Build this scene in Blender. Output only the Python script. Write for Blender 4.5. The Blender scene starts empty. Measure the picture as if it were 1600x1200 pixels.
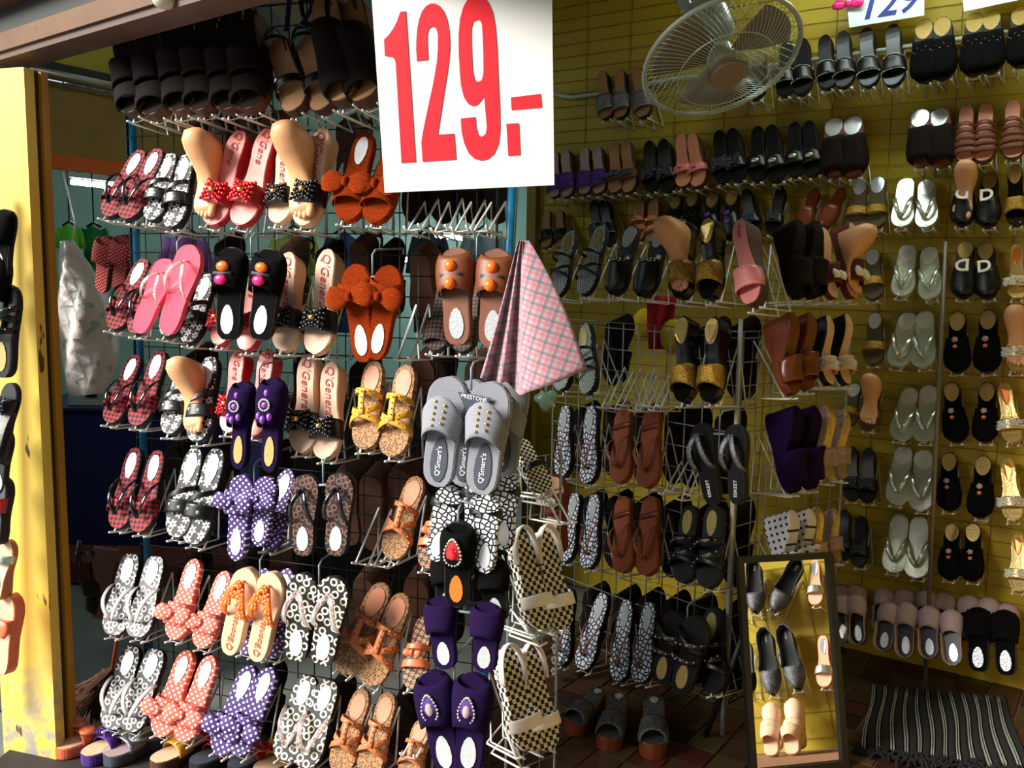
import bpy, bmesh, math, random
from mathutils import Vector, Matrix
random.seed(7)
sc = bpy.context.scene
col = sc.collection
V = Vector
pi = math.pi

# ------------------------------------------------------------------ camera
F = 1450.0
CAM = V((0, 0, 1.5))
PITCH, ROLL = math.radians(7.0), 0.015
_f = V((0, math.cos(PITCH), -math.sin(PITCH)))
_r0, _u0 = V((1, 0, 0)), V((0, math.sin(PITCH), math.cos(PITCH)))
_r = _r0 * math.cos(ROLL) + _u0 * math.sin(ROLL)
_u = _u0 * math.cos(ROLL) - _r0 * math.sin(ROLL)
cd = bpy.data.cameras.new('camera'); cam = bpy.data.objects.new('camera', cd); col.objects.link(cam)
cd.sensor_width = 36; cd.lens = F / 1600 * 36; cd.clip_start = .05
m = Matrix.Identity(4)
for i, v in enumerate((_r, _u, -_f)):
    for j in range(3): m[j][i] = v[j]
m.translation = CAM
cam.matrix_world = m
sc.camera = cam

# ------------------------------------------------------------------ world, sun, exposure
w = bpy.data.worlds.new('world'); sc.world = w; w.use_nodes = True
bg = w.node_tree.nodes['Background']
bg.inputs[0].default_value = (.80, .90, 1, 1); bg.inputs[1].default_value = .8
sd = bpy.data.lights.new('sun', 'SUN'); sd.energy = 7.8; sd.angle = math.radians(28); sd.color = (1, .95, .86)
sun = bpy.data.objects.new('sun', sd); col.objects.link(sun)
sun.rotation_euler = V((.82, .34, -.48)).to_track_quat('-Z', 'Y').to_euler()
sc.view_settings.view_transform = 'Standard'; sc.view_settings.look = 'None'
sc.view_settings.exposure = 0.3; sc.view_settings.gamma = 1
sc.view_settings.use_curve_mapping = False

# ------------------------------------------------------------------ helpers
def ray(px, py):
    return (_f + _r * ((px - 800) / F) - _u * ((py - 600) / F)).normalized()
def hit(px, py, p0, n, off=0.0, ro=None, rd=None):
    o = ro or CAM; d = rd or ray(px, py)
    return o + d * (((p0 + n * off) - o).dot(n) / d.dot(n))
def atY(px, py, Y):
    d = ray(px, py); return CAM + d * (Y / d.y)
def base(px, Y):
    p = atY(px, 422, Y); return V((p.x, p.y, 0))
def flo(px, py, z=0.0):
    return hit(px, py, V((0, 0, z)), V((0, 0, 1)))
def proj(p):
    d = p - CAM; z = d.dot(_f)
    return 800 + F * d.dot(_r) / z, 600 - F * d.dot(_u) / z

def flat_frame(o, x, z):
    y = z.cross(x).normalized(); m_ = Matrix.Identity(4)
    for i, v in enumerate((x, y, z)):
        for j in range(3): m_[j][i] = v[j]
    m_.translation = o; return m_
class MB:
    def __init__(s): s.v = []; s.f = []; s.smooth = True
    def add(s, vs, fs):
        b = len(s.v); s.v += [tuple(v) for v in vs]; s.f += [tuple(b + i for i in f) for f in fs]; return s
    def box(s, c, h, ax=None):
        ax = ax or (V((1, 0, 0)), V((0, 1, 0)), V((0, 0, 1))); c = V(c)
        vs = [c + ax[0] * h[0] * a + ax[1] * h[1] * b + ax[2] * h[2] * d for a in (-1, 1) for b in (-1, 1) for d in (-1, 1)]
        return s.add(vs, [(0, 1, 3, 2), (4, 6, 7, 5), (0, 4, 5, 1), (2, 3, 7, 6), (0, 2, 6, 4), (1, 5, 7, 3)])
    def tube(s, path, r, n=6, flat=None, closed=False, up=None):
        P = [V(p) for p in path]; N = len(P)
        if flat is None: flat = (1, 1)
        vs = []; prev = V(up) if up else None
        for i, p in enumerate(P):
            a = P[i - 1] if (i > 0 or closed) else P[i]; b = P[(i + 1) % N] if (i < N - 1 or closed) else P[i]
            t = (b - a)
            if t.length < 1e-9: t = V((0, 0, 1))
            t.normalize()
            if prev is None: prev = V((0, 0, 1)) if abs(t.z) < .9 else V((0, 1, 0))
            y = prev - t * prev.dot(t)
            if y.length < 1e-4: y = t.orthogonal()
            y.normalize(); x = t.cross(y)
            if up is None: prev = y
            rr = r[i] if isinstance(r, (list, tuple)) else r
            vs += [p + x * math.cos(2 * pi * k / n) * rr * flat[0] + y * math.sin(2 * pi * k / n) * rr * flat[1] for k in range(n)]
        fs = []
        for i in range(N if closed else N - 1):
            j = (i + 1) % N
            fs += [(i * n + k, i * n + (k + 1) % n, j * n + (k + 1) % n, j * n + k) for k in range(n)]
        if not closed: fs += [tuple(range(n))[::-1], tuple((N - 1) * n + k for k in range(n))]
        return s.add(vs, fs)
    def sphere(s, c, r, nu=8, nv=5, fn=None):
        c = V(c); r = r if isinstance(r, (tuple, list)) else (r, r, r)
        vs = [V((0, 0, 1))]
        for i in range(1, nv):
            a = pi * i / nv
            vs += [V((math.sin(a) * math.cos(2 * pi * k / nu), math.sin(a) * math.sin(2 * pi * k / nu), math.cos(a))) for k in range(nu)]
        vs.append(V((0, 0, -1)))
        fs = [(0, 1 + k, 1 + (k + 1) % nu) for k in range(nu)]
        for i in range(nv - 2):
            o = 1 + i * nu
            fs += [(o + k, o + nu + k, o + nu + (k + 1) % nu, o + (k + 1) % nu) for k in range(nu)]
        o = 1 + (nv - 2) * nu; L = len(vs) - 1
        fs += [(o + k, L, o + (k + 1) % nu) for k in range(nu)]
        out = []
        for v in vs:
            q = V((v.x * r[0], v.y * r[1], v.z * r[2]))
            if fn: q = fn(v, q)
            out.append(c + q)
        return s.add(out, fs)
    def loft(s, secs, cap=True):
        n = len(secs[0]); vs = [p for q in secs for p in q]; fs = []
        for i in range(len(secs) - 1):
            fs += [(i * n + k, i * n + (k + 1) % n, (i + 1) * n + (k + 1) % n, (i + 1) * n + k) for k in range(n)]
        if cap: fs += [tuple(range(n))[::-1], tuple((len(secs) - 1) * n + k for k in range(n))]
        return s.add(vs, fs)
    def sheet(s, G, th):                     # a grid of points made into a closed slab along its normals
        nu, nv = len(G), len(G[0]); nr = [[None] * nv for _ in range(nu)]
        for i in range(nu):
            for j in range(nv):
                a = G[min(i + 1, nu - 1)][j] - G[max(i - 1, 0)][j]; b = G[i][min(j + 1, nv - 1)] - G[i][max(j - 1, 0)]
                q = a.cross(b); nr[i][j] = q.normalized() if q.length > 1e-12 else V((0, 0, 1))
        vs = [G[i][j] for i in range(nu) for j in range(nv)] + [G[i][j] - nr[i][j] * th for i in range(nu) for j in range(nv)]
        M = nu * nv; I = lambda i, j: i * nv + j; fs = []
        for i in range(nu - 1):
            for j in range(nv - 1):
                fs.append((I(i, j), I(i + 1, j), I(i + 1, j + 1), I(i, j + 1)))
                fs.append((M + I(i, j), M + I(i, j + 1), M + I(i + 1, j + 1), M + I(i + 1, j)))
        for i in range(nu - 1):
            fs.append((I(i, 0), M + I(i, 0), M + I(i + 1, 0), I(i + 1, 0))); j = nv - 1
            fs.append((I(i, j), I(i + 1, j), M + I(i + 1, j), M + I(i, j)))
        for j in range(nv - 1):
            fs.append((I(0, j), I(0, j + 1), M + I(0, j + 1), M + I(0, j))); i = nu - 1
            fs.append((I(i, j), M + I(i, j), M + I(i, j + 1), I(i, j + 1)))
        return s.add(vs, fs)
    def mesh(s, name, mat, smooth=None):
        me = bpy.data.meshes.new(name); me.from_pydata(s.v, [], s.f)
        me.materials.append(mat)
        if s.smooth if smooth is None else smooth: me.polygons.foreach_set('use_smooth', [True] * len(me.polygons))
        me.update(); return me
    def obj(s, name, mat, parent=None, smooth=None):
        return put(name, s.mesh(name, mat, smooth), parent)

def put(name, me, parent=None):
    o = bpy.data.objects.new(name, me); col.objects.link(o)
    if parent: o.parent = parent
    return o
def tag(o, label=None, cat=None, group=None, kind=None):
    if label: o['label'] = label
    if cat: o['category'] = cat
    if group: o['group'] = group
    if kind: o['kind'] = kind
    return o
def empty(name, loc=(0, 0, 0)):
    o = bpy.data.objects.new(name, None); col.objects.link(o); o.location = loc; o.empty_display_size = .02; return o
def struct(name, mb, mat, smooth=False):
    return tag(mb.obj(name, mat, None, smooth), kind='structure')

def curve_mesh(name, splines, mat, ext):
    cu = bpy.data.curves.new(name, 'CURVE'); cu.dimensions = '2D'; cu.fill_mode = 'BOTH'; cu.extrude = ext
    for pts in splines:
        sp = cu.splines.new('POLY'); sp.points.add(len(pts) - 1); sp.use_cyclic_u = True
        for q, p in zip(sp.points, pts): q.co = (p[0], p[1], 0, 1)
    return _conv(cu, name, mat)
def _conv(cu, name, mat):
    o = bpy.data.objects.new('tmp', cu); col.objects.link(o)
    dg = bpy.context.evaluated_depsgraph_get(); dg.update()
    me = bpy.data.meshes.new_from_object(o.evaluated_get(dg)); me.name = name
    me.materials.clear(); me.materials.append(mat)
    bpy.data.objects.remove(o); return me
_tx = {}
def text_mesh(body, size, mat, ext=.0004, shear=0.0, off=0.0):
    k = (body, size, mat.name, shear, off)
    if k not in _tx:
        cu = bpy.data.curves.new('text', 'FONT'); cu.body = body; cu.size = size; cu.extrude = ext; cu.shear = shear; cu.offset = off
        cu.align_x = 'CENTER'; cu.align_y = 'CENTER'; cu.resolution_u = 3
        _tx[k] = _conv(cu, 'text', mat)
    return _tx[k]

# ------------------------------------------------------------------ materials
def rgb(h):
    c = [int(h[i:i + 2], 16) / 255 for i in (0, 2, 4)]
    return tuple(x / 12.92 if x <= .04045 else ((x + .055) / 1.055) ** 2.4 for x in c) + (1,)
class NT:
    def __init__(s, name, rough=.6, metal=0.0, spec=.5, sheen=0.0, coat=0.0, alpha=1.0, trans=0.0):
        s.m = bpy.data.materials.new(name); s.m.use_nodes = True; s.t = s.m.node_tree; s.b = s.t.nodes['Principled BSDF']
        I = s.b.inputs; I['Roughness'].default_value = rough; I['Metallic'].default_value = metal
        I['Specular IOR Level'].default_value = spec; I['Sheen Weight'].default_value = sheen; I['Coat Weight'].default_value = coat
        I['Alpha'].default_value = alpha; I['Transmission Weight'].default_value = trans
        s._c = None
    def n(s, typ, **kw):
        x = s.t.nodes.new('ShaderNode' + typ)
        for k, v in kw.items(): setattr(x, k, v)
        return x
    def l(s, a, b): s.t.links.new(a, b)
    def coord(s, scale=1.0, rot=0.0, flat=True, which='Object', loc=None, ry=0.0):
        tc = s.n('TexCoord'); mp = s.n('Mapping'); s.l(tc.outputs[which], mp.inputs[0])
        sc3 = scale if isinstance(scale, tuple) else (scale,) * 3
        mp.inputs['Scale'].default_value = (sc3[0], sc3[1], 0 if flat else sc3[2]); mp.inputs['Rotation'].default_value = (0, ry, rot)
        if loc: mp.inputs['Location'].default_value = loc
        return mp.outputs[0]
    def math(s, op, a, b=0.0, c=None):
        x = s.n('Math', operation=op)
        for i, v in enumerate((a, b) if c is None else (a, b, c)):
            if isinstance(v, (int, float)): x.inputs[i].default_value = v
            else: s.l(v, x.inputs[i])
        return x.outputs[0]
    def mix(s, fac, a, b):
        x = s.n('Mix', data_type='RGBA')
        if isinstance(fac, (int, float)): x.inputs[0].default_value = fac
        else: s.l(fac, x.inputs[0])
        for i, v in ((6, a), (7, b)):
            if isinstance(v, tuple): x.inputs[i].default_value = v
            else: s.l(v, x.inputs[i])
        return x.outputs[2]
    def noise(s, vec, scale, detail=2.0, rough=.5):
        x = s.n('TexNoise'); s.l(vec, x.inputs['Vector']); x.inputs['Scale'].default_value = scale
        x.inputs['Detail'].default_value = detail; x.inputs['Roughness'].default_value = rough; return x
    def voro(s, vec, rnd=1.0, feature='F1'):
        x = s.n('TexVoronoi', feature=feature, voronoi_dimensions='2D'); s.l(vec, x.inputs['Vector']); x.inputs['Scale'].default_value = 1
        x.inputs['Randomness'].default_value = rnd; return x
    def ramp(s, fac, lo, hi):
        x = s.n('MapRange'); s.l(fac, x.inputs[0]); x.inputs[1].default_value = lo; x.inputs[2].default_value = hi; return x.outputs[0]
    def col(s, c):
        if isinstance(c, tuple): s.b.inputs['Base Color'].default_value = c
        else: s.l(c, s.b.inputs['Base Color'])
        return s
    def bump(s, h, st=.3, dist=.002):
        x = s.n('Bump'); x.inputs['Strength'].default_value = st; x.inputs['Distance'].default_value = dist
        s.l(h, x.inputs['Height']); s.l(x.outputs[0], s.b.inputs['Normal']); return s

def plain(name, hexc, rough=.6, metal=0.0, var=.12, nscale=60, bump=0.0, **kw):
    t = NT(name, rough, metal, **kw); c = rgb(hexc)
    v = t.coord(1, flat=False); nz = t.noise(v, nscale, 3)
    d = tuple(x * (1 - var) for x in c[:3]) + (1,); e = tuple(min(1, x * (1 + var)) for x in c[:3]) + (1,)
    t.col(t.mix(nz.outputs[0], d, e))
    if bump: t.bump(nz.outputs[0], bump, .002)
    return t.m
def checker(name, a, b, s, rot=0.0, solid=False, **kw):
    t = NT(name, .75, **kw); c = t.n('TexChecker'); t.l(t.coord(1, rot, flat=not solid, loc=(.0011, .0013, .0053)), c.inputs['Vector']); c.inputs['Scale'].default_value = s
    c.inputs[1].default_value = rgb(a); c.inputs[2].default_value = rgb(b)
    nz = t.noise(t.coord(1, flat=False), 300, 2); t.col(c.outputs[0]); t.bump(nz.outputs[0], .2, .001); return t.m
def dots(name, bgc, dot, s, r=.24, side=False, **kw):
    t = NT(name, .7, **kw)
    if side:
        tc = t.n('TexCoord'); sp = t.n('SeparateXYZ'); t.l(tc.outputs['Object'], sp.inputs[0]); cb = t.n('CombineXYZ'); t.l(t.math('MULTIPLY', sp.outputs[1], s), cb.inputs[0]); t.l(t.math('MULTIPLY', sp.outputs[2], s), cb.inputs[1]); vec = cb.outputs[0]
    else: vec = t.coord(s, pi / 4)
    v = t.voro(vec, 0.0)
    f = t.ramp(v.outputs['Distance'], r + .03, r - .03); t.col(t.mix(f, rgb(bgc), rgb(dot))); return t.m
def rings(name, bgc, rc, s, r0=.2, r1=.40, rnd=.35, rough=.45):
    t = NT(name, rough); v = t.voro(t.coord(s, .4), rnd); d = v.outputs['Distance']
    f = t.math('MULTIPLY', t.ramp(d, r0 - .03, r0 + .03), t.ramp(d, r1 + .03, r1 - .03)); t.col(t.mix(f, rgb(bgc), rgb(rc))); return t.m
def pebbles(name, bgc, pc, s, th=.07, rough=.45, stretch=1.0):
    t = NT(name, rough); v = t.voro(t.coord((s * stretch, s, s), .3), .85, 'DISTANCE_TO_EDGE')
    f = t.ramp(v.outputs['Distance'], th - .02, th + .02); t.col(t.mix(f, rgb(bgc), rgb(pc))); return t.m
def leopard(name, basec, spot, s):
    t = NT(name, .75); v = t.voro(t.coord(s, .2), .9); d = v.outputs['Distance']
    nz = t.noise(t.coord(1, flat=True), s * 1.7, 1)
    ring = t.math('MULTIPLY', t.ramp(d, .16, .24), t.ramp(d, .52, .42))
    f = t.math('MULTIPLY', ring, t.ramp(nz.outputs[0], .42, .52)); t.col(t.mix(f, rgb(basec), rgb(spot))); return t.m
def flowers(name, bgc, pc, s, rnd=.25, pet=3.0):
    t = NT(name, .6); vec = t.coord(s, .3); v = t.voro(vec, rnd)
    sub = t.n('VectorMath', operation='SUBTRACT'); t.l(vec, sub.inputs[0]); t.l(v.outputs['Position'], sub.inputs[1])
    sp = t.n('SeparateXYZ'); t.l(sub.outputs[0], sp.inputs[0])
    ang = t.math('ARCTAN2', sp.outputs[1], sp.outputs[0])
    lim = t.math('MULTIPLY_ADD', t.math('ABSOLUTE', t.math('COSINE', t.math('MULTIPLY', ang, pet))), .36, .10)
    inside = t.ramp(t.math('SUBTRACT', lim, v.outputs['Distance']), -.01, .03)
    hole = t.ramp(v.outputs['Distance'], .09, .13)
    t.col(t.mix(t.math('MULTIPLY', inside, hole), rgb(bgc), rgb(pc))); return t.m
def weave(name, a, b, s, rough=.7):
    t = NT(name, rough); c = t.n('TexChecker'); t.l(t.coord(1, 0), c.inputs['Vector']); c.inputs['Scale'].default_value = s
    c.inputs[1].default_value = rgb(a); c.inputs[2].default_value = rgb(b); t.col(c.outputs[0]); t.bump(c.outputs[1], .5, .001); return t.m
def foil(name, a, b, rough=.16, s=500, metal=1.0):
    t = NT(name, rough, metal); v = t.coord(1, flat=False); nz = t.noise(v, s * .4, 3); t.col(t.mix(nz.outputs[0], rgb(a), rgb(b)))
    nz2 = t.noise(v, s * .25, 2); t.bump(nz2.outputs[0], .25, .002); return t.m
def glitter(name, a, b, s=700, metal=.6, rough=.35):
    t = NT(name, rough, metal); v = t.n('TexVoronoi'); t.l(t.coord(1, flat=False), v.inputs['Vector']); v.inputs['Scale'].default_value = s
    t.col(t.mix(t.math('GREATER_THAN', v.outputs['Color'], .5), rgb(a), rgb(b)))
    t.bump(v.outputs['Distance'], .6, .001); return t.m
def knit(name, a, b):
    t = NT(name, .95, spec=.1); w1 = t.n('TexWave'); v = t.coord(1, 0, flat=False); t.l(v, w1.inputs['Vector'])
    w1.inputs['Scale'].default_value = 120; w1.inputs['Distortion'].default_value = 6; w1.inputs['Detail'].default_value = 2; w1.bands_direction = 'Y'
    t.col(t.mix(w1.outputs[1], rgb(a), rgb(b))); t.bump(w1.outputs[1], .9, .004); return t.m

M = {}
M['white_wire'] = plain('white_wire', 'c9c9c4', .35, .1, var=.06)
M['white_hook'] = plain('white_hook', 'dcdcd6', .35, .1, var=.06)
M['grey_wire'] = plain('grey_wire', '8d9496', .4, .4)
M['dark_wire'] = plain('dark_wire', '1d1d1c', .4, .5)
M['blue_paint'] = plain('blue_paint', '1c7fae', .35, 0, var=.1, nscale=12)
M['black'] = plain('black_leather', '060607', .35, 0)
M['black_velvet'] = plain('black_velvet', '050506', .95, 0, spec=.12)
M['purple_velvet'] = plain('purple_velvet', '190630', .9, 0, spec=.12)
M['violet'] = plain('violet', '46207a', .7)
M['black_patent'] = plain('black_patent', '070709', .12, 0)
M['sole_black'] = plain('sole_black', '090909', .7)
M['sole_brown'] = plain('sole_brown', '4a2a18', .7)
M['sole_cork'] = plain('sole_cork', 'a9825c', .85, var=.3, nscale=300)
M['nude'] = plain('nude', 'd9ad8c', .5, var=.06)
M['nude_rib'] = (lambda t: (t.col(t.mix((lambda w1: (t.l(t.coord(1, flat=False), w1.inputs['Vector']), w1.inputs['Scale'].__setattr__('default_value', 110), w1.outputs[1])[-1])(t.n('TexWave')), rgb('c39a80'), rgb('e3bfa3'))), t.m)[-1])(NT('nude_rib', .6))
M['pink_bed'] = plain('pink_bed', 'e58a80', .45, var=.08)
M['red_leather'] = plain('red_leather', 'b3202c', .4)
M['beads_red'] = plain('beads_red', 'd0101c', .12, coat=.5)
M['beads_black'] = plain('beads_black', '0a0a10', .1, coat=.5)
M['beads_purple'] = plain('beads_purple', '4b2290', .2)
M['gold'] = foil('gold_metal', 'e2b34f', 'f7dc8c', .2)
M['gold_pad'] = foil('gold_pad', 'c9a24a', 'f3dd9c', .22, 500, .7)
M['silver_pad'] = foil('silver_pad', 'd2d8dc', 'f4f6f6', .2, 500, .6)
M['silver'] = foil('silver_foil', 'a9b4a2', 'eef4e4', .2, 900, .75)
M['white_pad'] = plain('white_pad', 'eef0f4', .2, .25, var=.04)
M['orange_pad'] = plain('orange_pad', 'f08030', .2, .35)
M['orange_plastic'] = plain('orange_plastic', 'ee6c1a', .25)
M['magenta'] = plain('magenta', 'd81f6f', .25)
M['coral'] = plain('coral', 'd8683f', .4)
M['gingham_red'] = checker('gingham_red', 'b01528', '120407', 100, pi / 4)
M['gingham_brown'] = checker('gingham_brown', '5a3a34', '0d0809', 110, pi / 4)
M['checker_bw'] = checker('checker_bw', 'e0d8c4', '0d0d10', 95, 0.0, True)
M['checker_fine'] = checker('checker_fine', 'c7dad5', '101416', 190, .5)
M['flower_bw'] = flowers('flower_bw', '050507', 'f2f2f2', 36)
M['flower_orange'] = flowers('flower_orange', '120a08', 'd8824c', 55, .1)
M['ring_bw'] = rings('ring_bw', '07070a', 'f0f0f0', 44, .23, .40)
M['ring_cream'] = rings('ring_cream', '090807', 'efe4cc', 40, .24, .42)
M['ring_brown'] = rings('ring_brown', '090708', '7d4a36', 42, .26, .42)
M['pebble'] = pebbles('pebble', '040406', 'e6e8ee', 64, .16)
M['pebble_blue'] = pebbles('pebble_blue', '05060c', 'd2d8ec', 68, .16)
M['leopard'] = leopard('leopard', 'a97b4f', '2b180c', 120)
M['dot_coral'] = dots('dot_coral', 'dc5a45', 'fbe6da', 75)
M['dot_purple'] = dots('dot_purple', '3b1a66', 'f2ecfa', 75)
M['dot_white'] = dots('dot_white', 'd8d6dc', '101012', 48, .24, True)
M['knit_rust'] = knit('knit_rust', '8a2a04', 'c84c0e')
M['pink_jelly'] = plain('pink_jelly', 'f0526a', .25, var=.05, coat=.3)
M['clear'] = plain('clear_plastic', 'f2dde0', .08, trans=.85, var=.02)
M['brown'] = plain('brown_leather', '6a3312', .5)
M['brown_mid'] = plain('brown_mid', '8a4420', .35)
M['brown_dark'] = plain('brown_dark', '150b07', .9, var=.5, spec=.2)
M['brown_glossy'] = plain('brown_glossy', '6b321b', .28)
M['tan_strap'] = plain('tan_strap', 'b9683a', .45)
M['tan_bed'] = plain('tan_bed', 'cf8462', .5)
M['tan_pale'] = plain('tan_pale', 'a5764c', .6)
M['yellow_strap'] = plain('yellow_strap', 'd79a26', .5)
M['pale_bed'] = plain('pale_bed', 'dcb896', .55)
M['grey_weave'] = weave('grey_weave', 'a6a8b0', '4d4f5c', 420)
M['grey_dark'] = plain('grey_dark', '3b3f4c', .6)
M['grey_glitter'] = glitter('grey_glitter', '55585e', '9a9ea4', 600)
M['charcoal_glitter'] = glitter('charcoal_glitter', '25272a', '5a5c5e', 420, .2, .5)
M['gold_glitter'] = glitter('gold_glitter', '6e5113', 'c89b35', 700)
M['white_strap'] = plain('white_strap', 'e9e2dc', .4, var=.04)
M['grey_strap'] = plain('grey_strap', 'c9c5c4', .3, var=.04)
M['pink_shoe'] = plain('pink_shoe', 'd8807c', .45, var=.06)
M['burgundy'] = plain('burgundy', '5b0d18', .7)
M['skin'] = plain('display_foot_plastic', 'e0a574', .4, var=.05, nscale=8)
M['fur'] = plain('fur', 'e8e2d0', .9, sheen=.5)
M['mint_clip'] = plain('hanger_plastic', '6f8088', .3)
M['clear_clip'] = plain('clear_hanger_plastic', 'b9c8c2', .2)
M['text_red'] = plain('print_red', 'b8403c', .6)
M['text_white'] = plain('print_white', 'e8ecf0', .6)
M['text_blue'] = plain('marker_blue', '162c86', .6)
M['text_orange'] = plain('print_orange', 'e8642a', .5)
M['sign_red'] = plain('sign_red', 'ee2432', .45, var=.04, nscale=6)
M['sign_white'] = plain('sign_white', 'f4f3f0', .4, var=.01)
M['card_white'] = plain('card_white', 'd9e6e4', .6, var=.04)
M['red_gem'] = plain('red_gem', 'd4101a', .1, coat=1.0)
M['purple_gem'] = plain('purple_gem', '8a4bb8', .15, coat=.6)
M['pearl'] = plain('pearl', 'e8dfd2', .25)
M['olive'] = plain('olive_suede', '4c3f1f', .7)
M['pale_mauve'] = plain('pale_mauve', 'a89090', .55)

# ------------------------------------------------------------------ planes of the place
Z = V((0, 0, 1))
def plane(a, b):
    d = (b - a).normalized(); n = d.cross(Z); n = n.normalized()
    if n.dot(CAM - a) < 0: n = -n
    return (a, n, d)
LA, LB = base(205, 2.75), base(775, 2.40)
P_LR = plane(LA, LB)
WA, WB, WC = base(868, 3.55), base(1165, 2.88), base(1335, 3.30)
P_WR = plane(WA, WB); P_WS = plane(WB, WC)
BA, BB = base(870, 4.4), base(1600, 3.3)
P_BW = plane(BA, BB)
E1 = P_BW[2]; N_BW = P_BW[1]; E2 = -N_BW         # along the back wall / into the stall
P_SR = (LB + V((.03, .0, 0)), V((.62, -.78, 0)).normalized(), V((.78, .62, 0)).normalized())
RW0 = BA + E1 * 3.05                                # corner of the back and right wall
P_RW = (RW0, -E1, N_BW)

# ------------------------------------------------------------------ the setting
def wall_mat(name, a, b, c, s=3):
    t = NT(name, .55); v = t.coord(1, flat=False); n1 = t.noise(v, s, 4); n2 = t.noise(v, s * 9, 3)
    k = t.mix(t.ramp(n1.outputs[0], .35, .7), rgb(a), rgb(b)); t.col(t.mix(t.ramp(n2.outputs[0], .62, .8), k, rgb(c))); t.bump(n2.outputs[0], .1, .003); return t.m
M['wall_yellow'] = wall_mat('yellow_wall_paint', 'a88e0c', 'b5a016', '967c0e')
M['asphalt'] = wall_mat('asphalt', '6c706e', '7d817e', '565a58', 5)
M['mint'] = wall_mat('mint_wall', '8fb5a8', '9cc0b4', '86a89c')
M['grout'] = plain('grout', '8a5f42', .9)
TILE = [plain('floor_tile_' + n, h, .45, var=.18, nscale=25) for n, h in (('red', '4a2219'), ('brown', '463021'), ('olive', '4a4024'), ('dark', '341a14'))]
M['beam'] = wall_mat('beam_brown', '553416', '63401c', '3a2210', 6)
M['beam_dark'] = wall_mat('beam_dark', '14150f', '1c1c14', '0c0e0e', 6)
M['beam_mauve'] = wall_mat('beam_mauve', '4e382c', '5a4234', '3a281e', 6)
M['ceiling'] = plain('ceiling_board', '8a7a48', .8, nscale=4)
def pillar_mat():
    t = NT('pillar_yellow_paint', .5); v = t.coord(1, flat=False); n1 = t.noise(v, 4, 5); n2 = t.noise(v, 18, 5, .65)
    k = t.mix(n1.outputs[0], rgb('dcb53c'), rgb('f0d060'))
    sp = t.n('SeparateXYZ'); t.l(v, sp.inputs[0])
    low = t.ramp(sp.outputs[2], .42, .05)
    wear = t.math('MULTIPLY', low, t.ramp(n2.outputs[0], .45, .6))
    k = t.mix(wear, k, rgb('9a948a'))
    n3 = t.noise(t.coord((9, 9, 3), flat=False), 2.3, 2); k = t.mix(t.ramp(n3.outputs[0], .71, .73), k, rgb('5a4020'))
    t.col(k); t.bump(n2.outputs[0], .15, .004); return t.m
M['pillar'] = pillar_mat()
M['pillar_groove'] = plain('pillar_groove', '3a2508', .7)
M['pillar_trim'] = plain('pillar_trim', 'b8801c', .5, nscale=10)

PB = flo(122, 1178)                                   # right foot of the front pillar
axes = (E1, E2, Z)
st = struct('floor_street', MB().box((0, 1, -.03), (8, 8, .02)), M['asphalt'])
# stall floor: slab + single tiles
def st_co(e, g): return BA + E1 * e + E2 * g
ga = (PB - BA).dot(E2)
e_lo = (flo(872, 1195) - BA).dot(E1) - .55
c0 = st_co((e_lo + 3.05) / 2, ga / 2 + .06)
floor = struct('floor', MB().box(c0 + V((0, 0, -.0065)), ((3.05 - e_lo) / 2, -ga / 2 + .06, .0035), axes), M['grout'])
TS = .105
cells = []
for i in range(-60, 60):
    for j in range(-60, 60):
        e, g = i * TS, j * TS
        if e < e_lo or e > 3.0 or g > .0 or g < ga: continue
        p = st_co(e, g); 
        if (p - CAM).dot(_f) < .5: continue
        px, py = proj(p)
        if -60 < px < 1660 and 930 < py < 1260: cells.append(((p - CAM).length, p, i, j, px, py))
vis = [c for c in cells if c[5] > 985 and (c[4] > 1290 or (840 < c[4] < 1180 and c[5] > 1090))]
vis.sort(key=lambda c: c[0]); near = vis[:295]; keep = {(c[2], c[3]) for c in near}
tm = [MB().box((0, 0, 0), (TS / 2 - .0045, TS / 2 - .0045, .004), axes).mesh('tile', k, False) for k in TILE]
for c in near:
    k = (c[2] * 7 + c[3] * 13 + (c[2] * c[3]) % 5) % 4
    o = put('tile', tm[k], floor); o.location = c[1] + V((0, 0, .0005 * ((c[2] + c[3]) % 3)))
rest = MB()
for c in cells:
    if (c[2], c[3]) not in keep: rest.box(c[1], (TS / 2 - .0045, TS / 2 - .0045, .004), axes)
tag(rest.obj('tile_field', TILE[1], floor, False), kind='stuff')

wb = struct('wall_back', MB().box(st_co((3.05 - .1) / 2, .03) + Z * 1.4, ((3.05 + .1) / 2, .03, 1.4), axes), M['wall_yellow'])
wr_ = struct('wall_right', MB().box(RW0 + N_BW * 1.35 + E1 * .03 + Z * 1.4, (.03, 1.35, 1.4), axes), M['wall_yellow'])
struct('trim_1', MB().box(st_co(-.125, .0) + Z * 1.4, (.025, .04, 1.4), axes), plain('wall_end_post', '8d7a22', .6))
def wire_net(name, p0, dv, nv_, L, H, z0, sp, r, mat, parent, zsp=None):
    mb = MB(); k = 0; zsp = zsp or sp
    while k * sp <= L + 1e-6:
        q = p0 + dv * (k * sp) + nv_ * .004; mb.tube([q + Z * z0, q + Z * H], r, 4); k += 1
    k = 0
    while z0 + k * zsp <= H + 1e-6:
        q = p0 + nv_ * (.004 + r) + Z * (z0 + k * zsp); mb.tube([q, q + dv * L], r, 4); k += 1
    return tag(mb.obj(name, mat, parent), kind='stuff')
M['wall_wire'] = plain('wall_wire', '8a7420', .6, 0)
wire_net('wire_mesh', BA - E1 * .08, E1, N_BW, 3.1, 2.7, .1, .22, .0014, M['wall_wire'], wb, .055)
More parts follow.
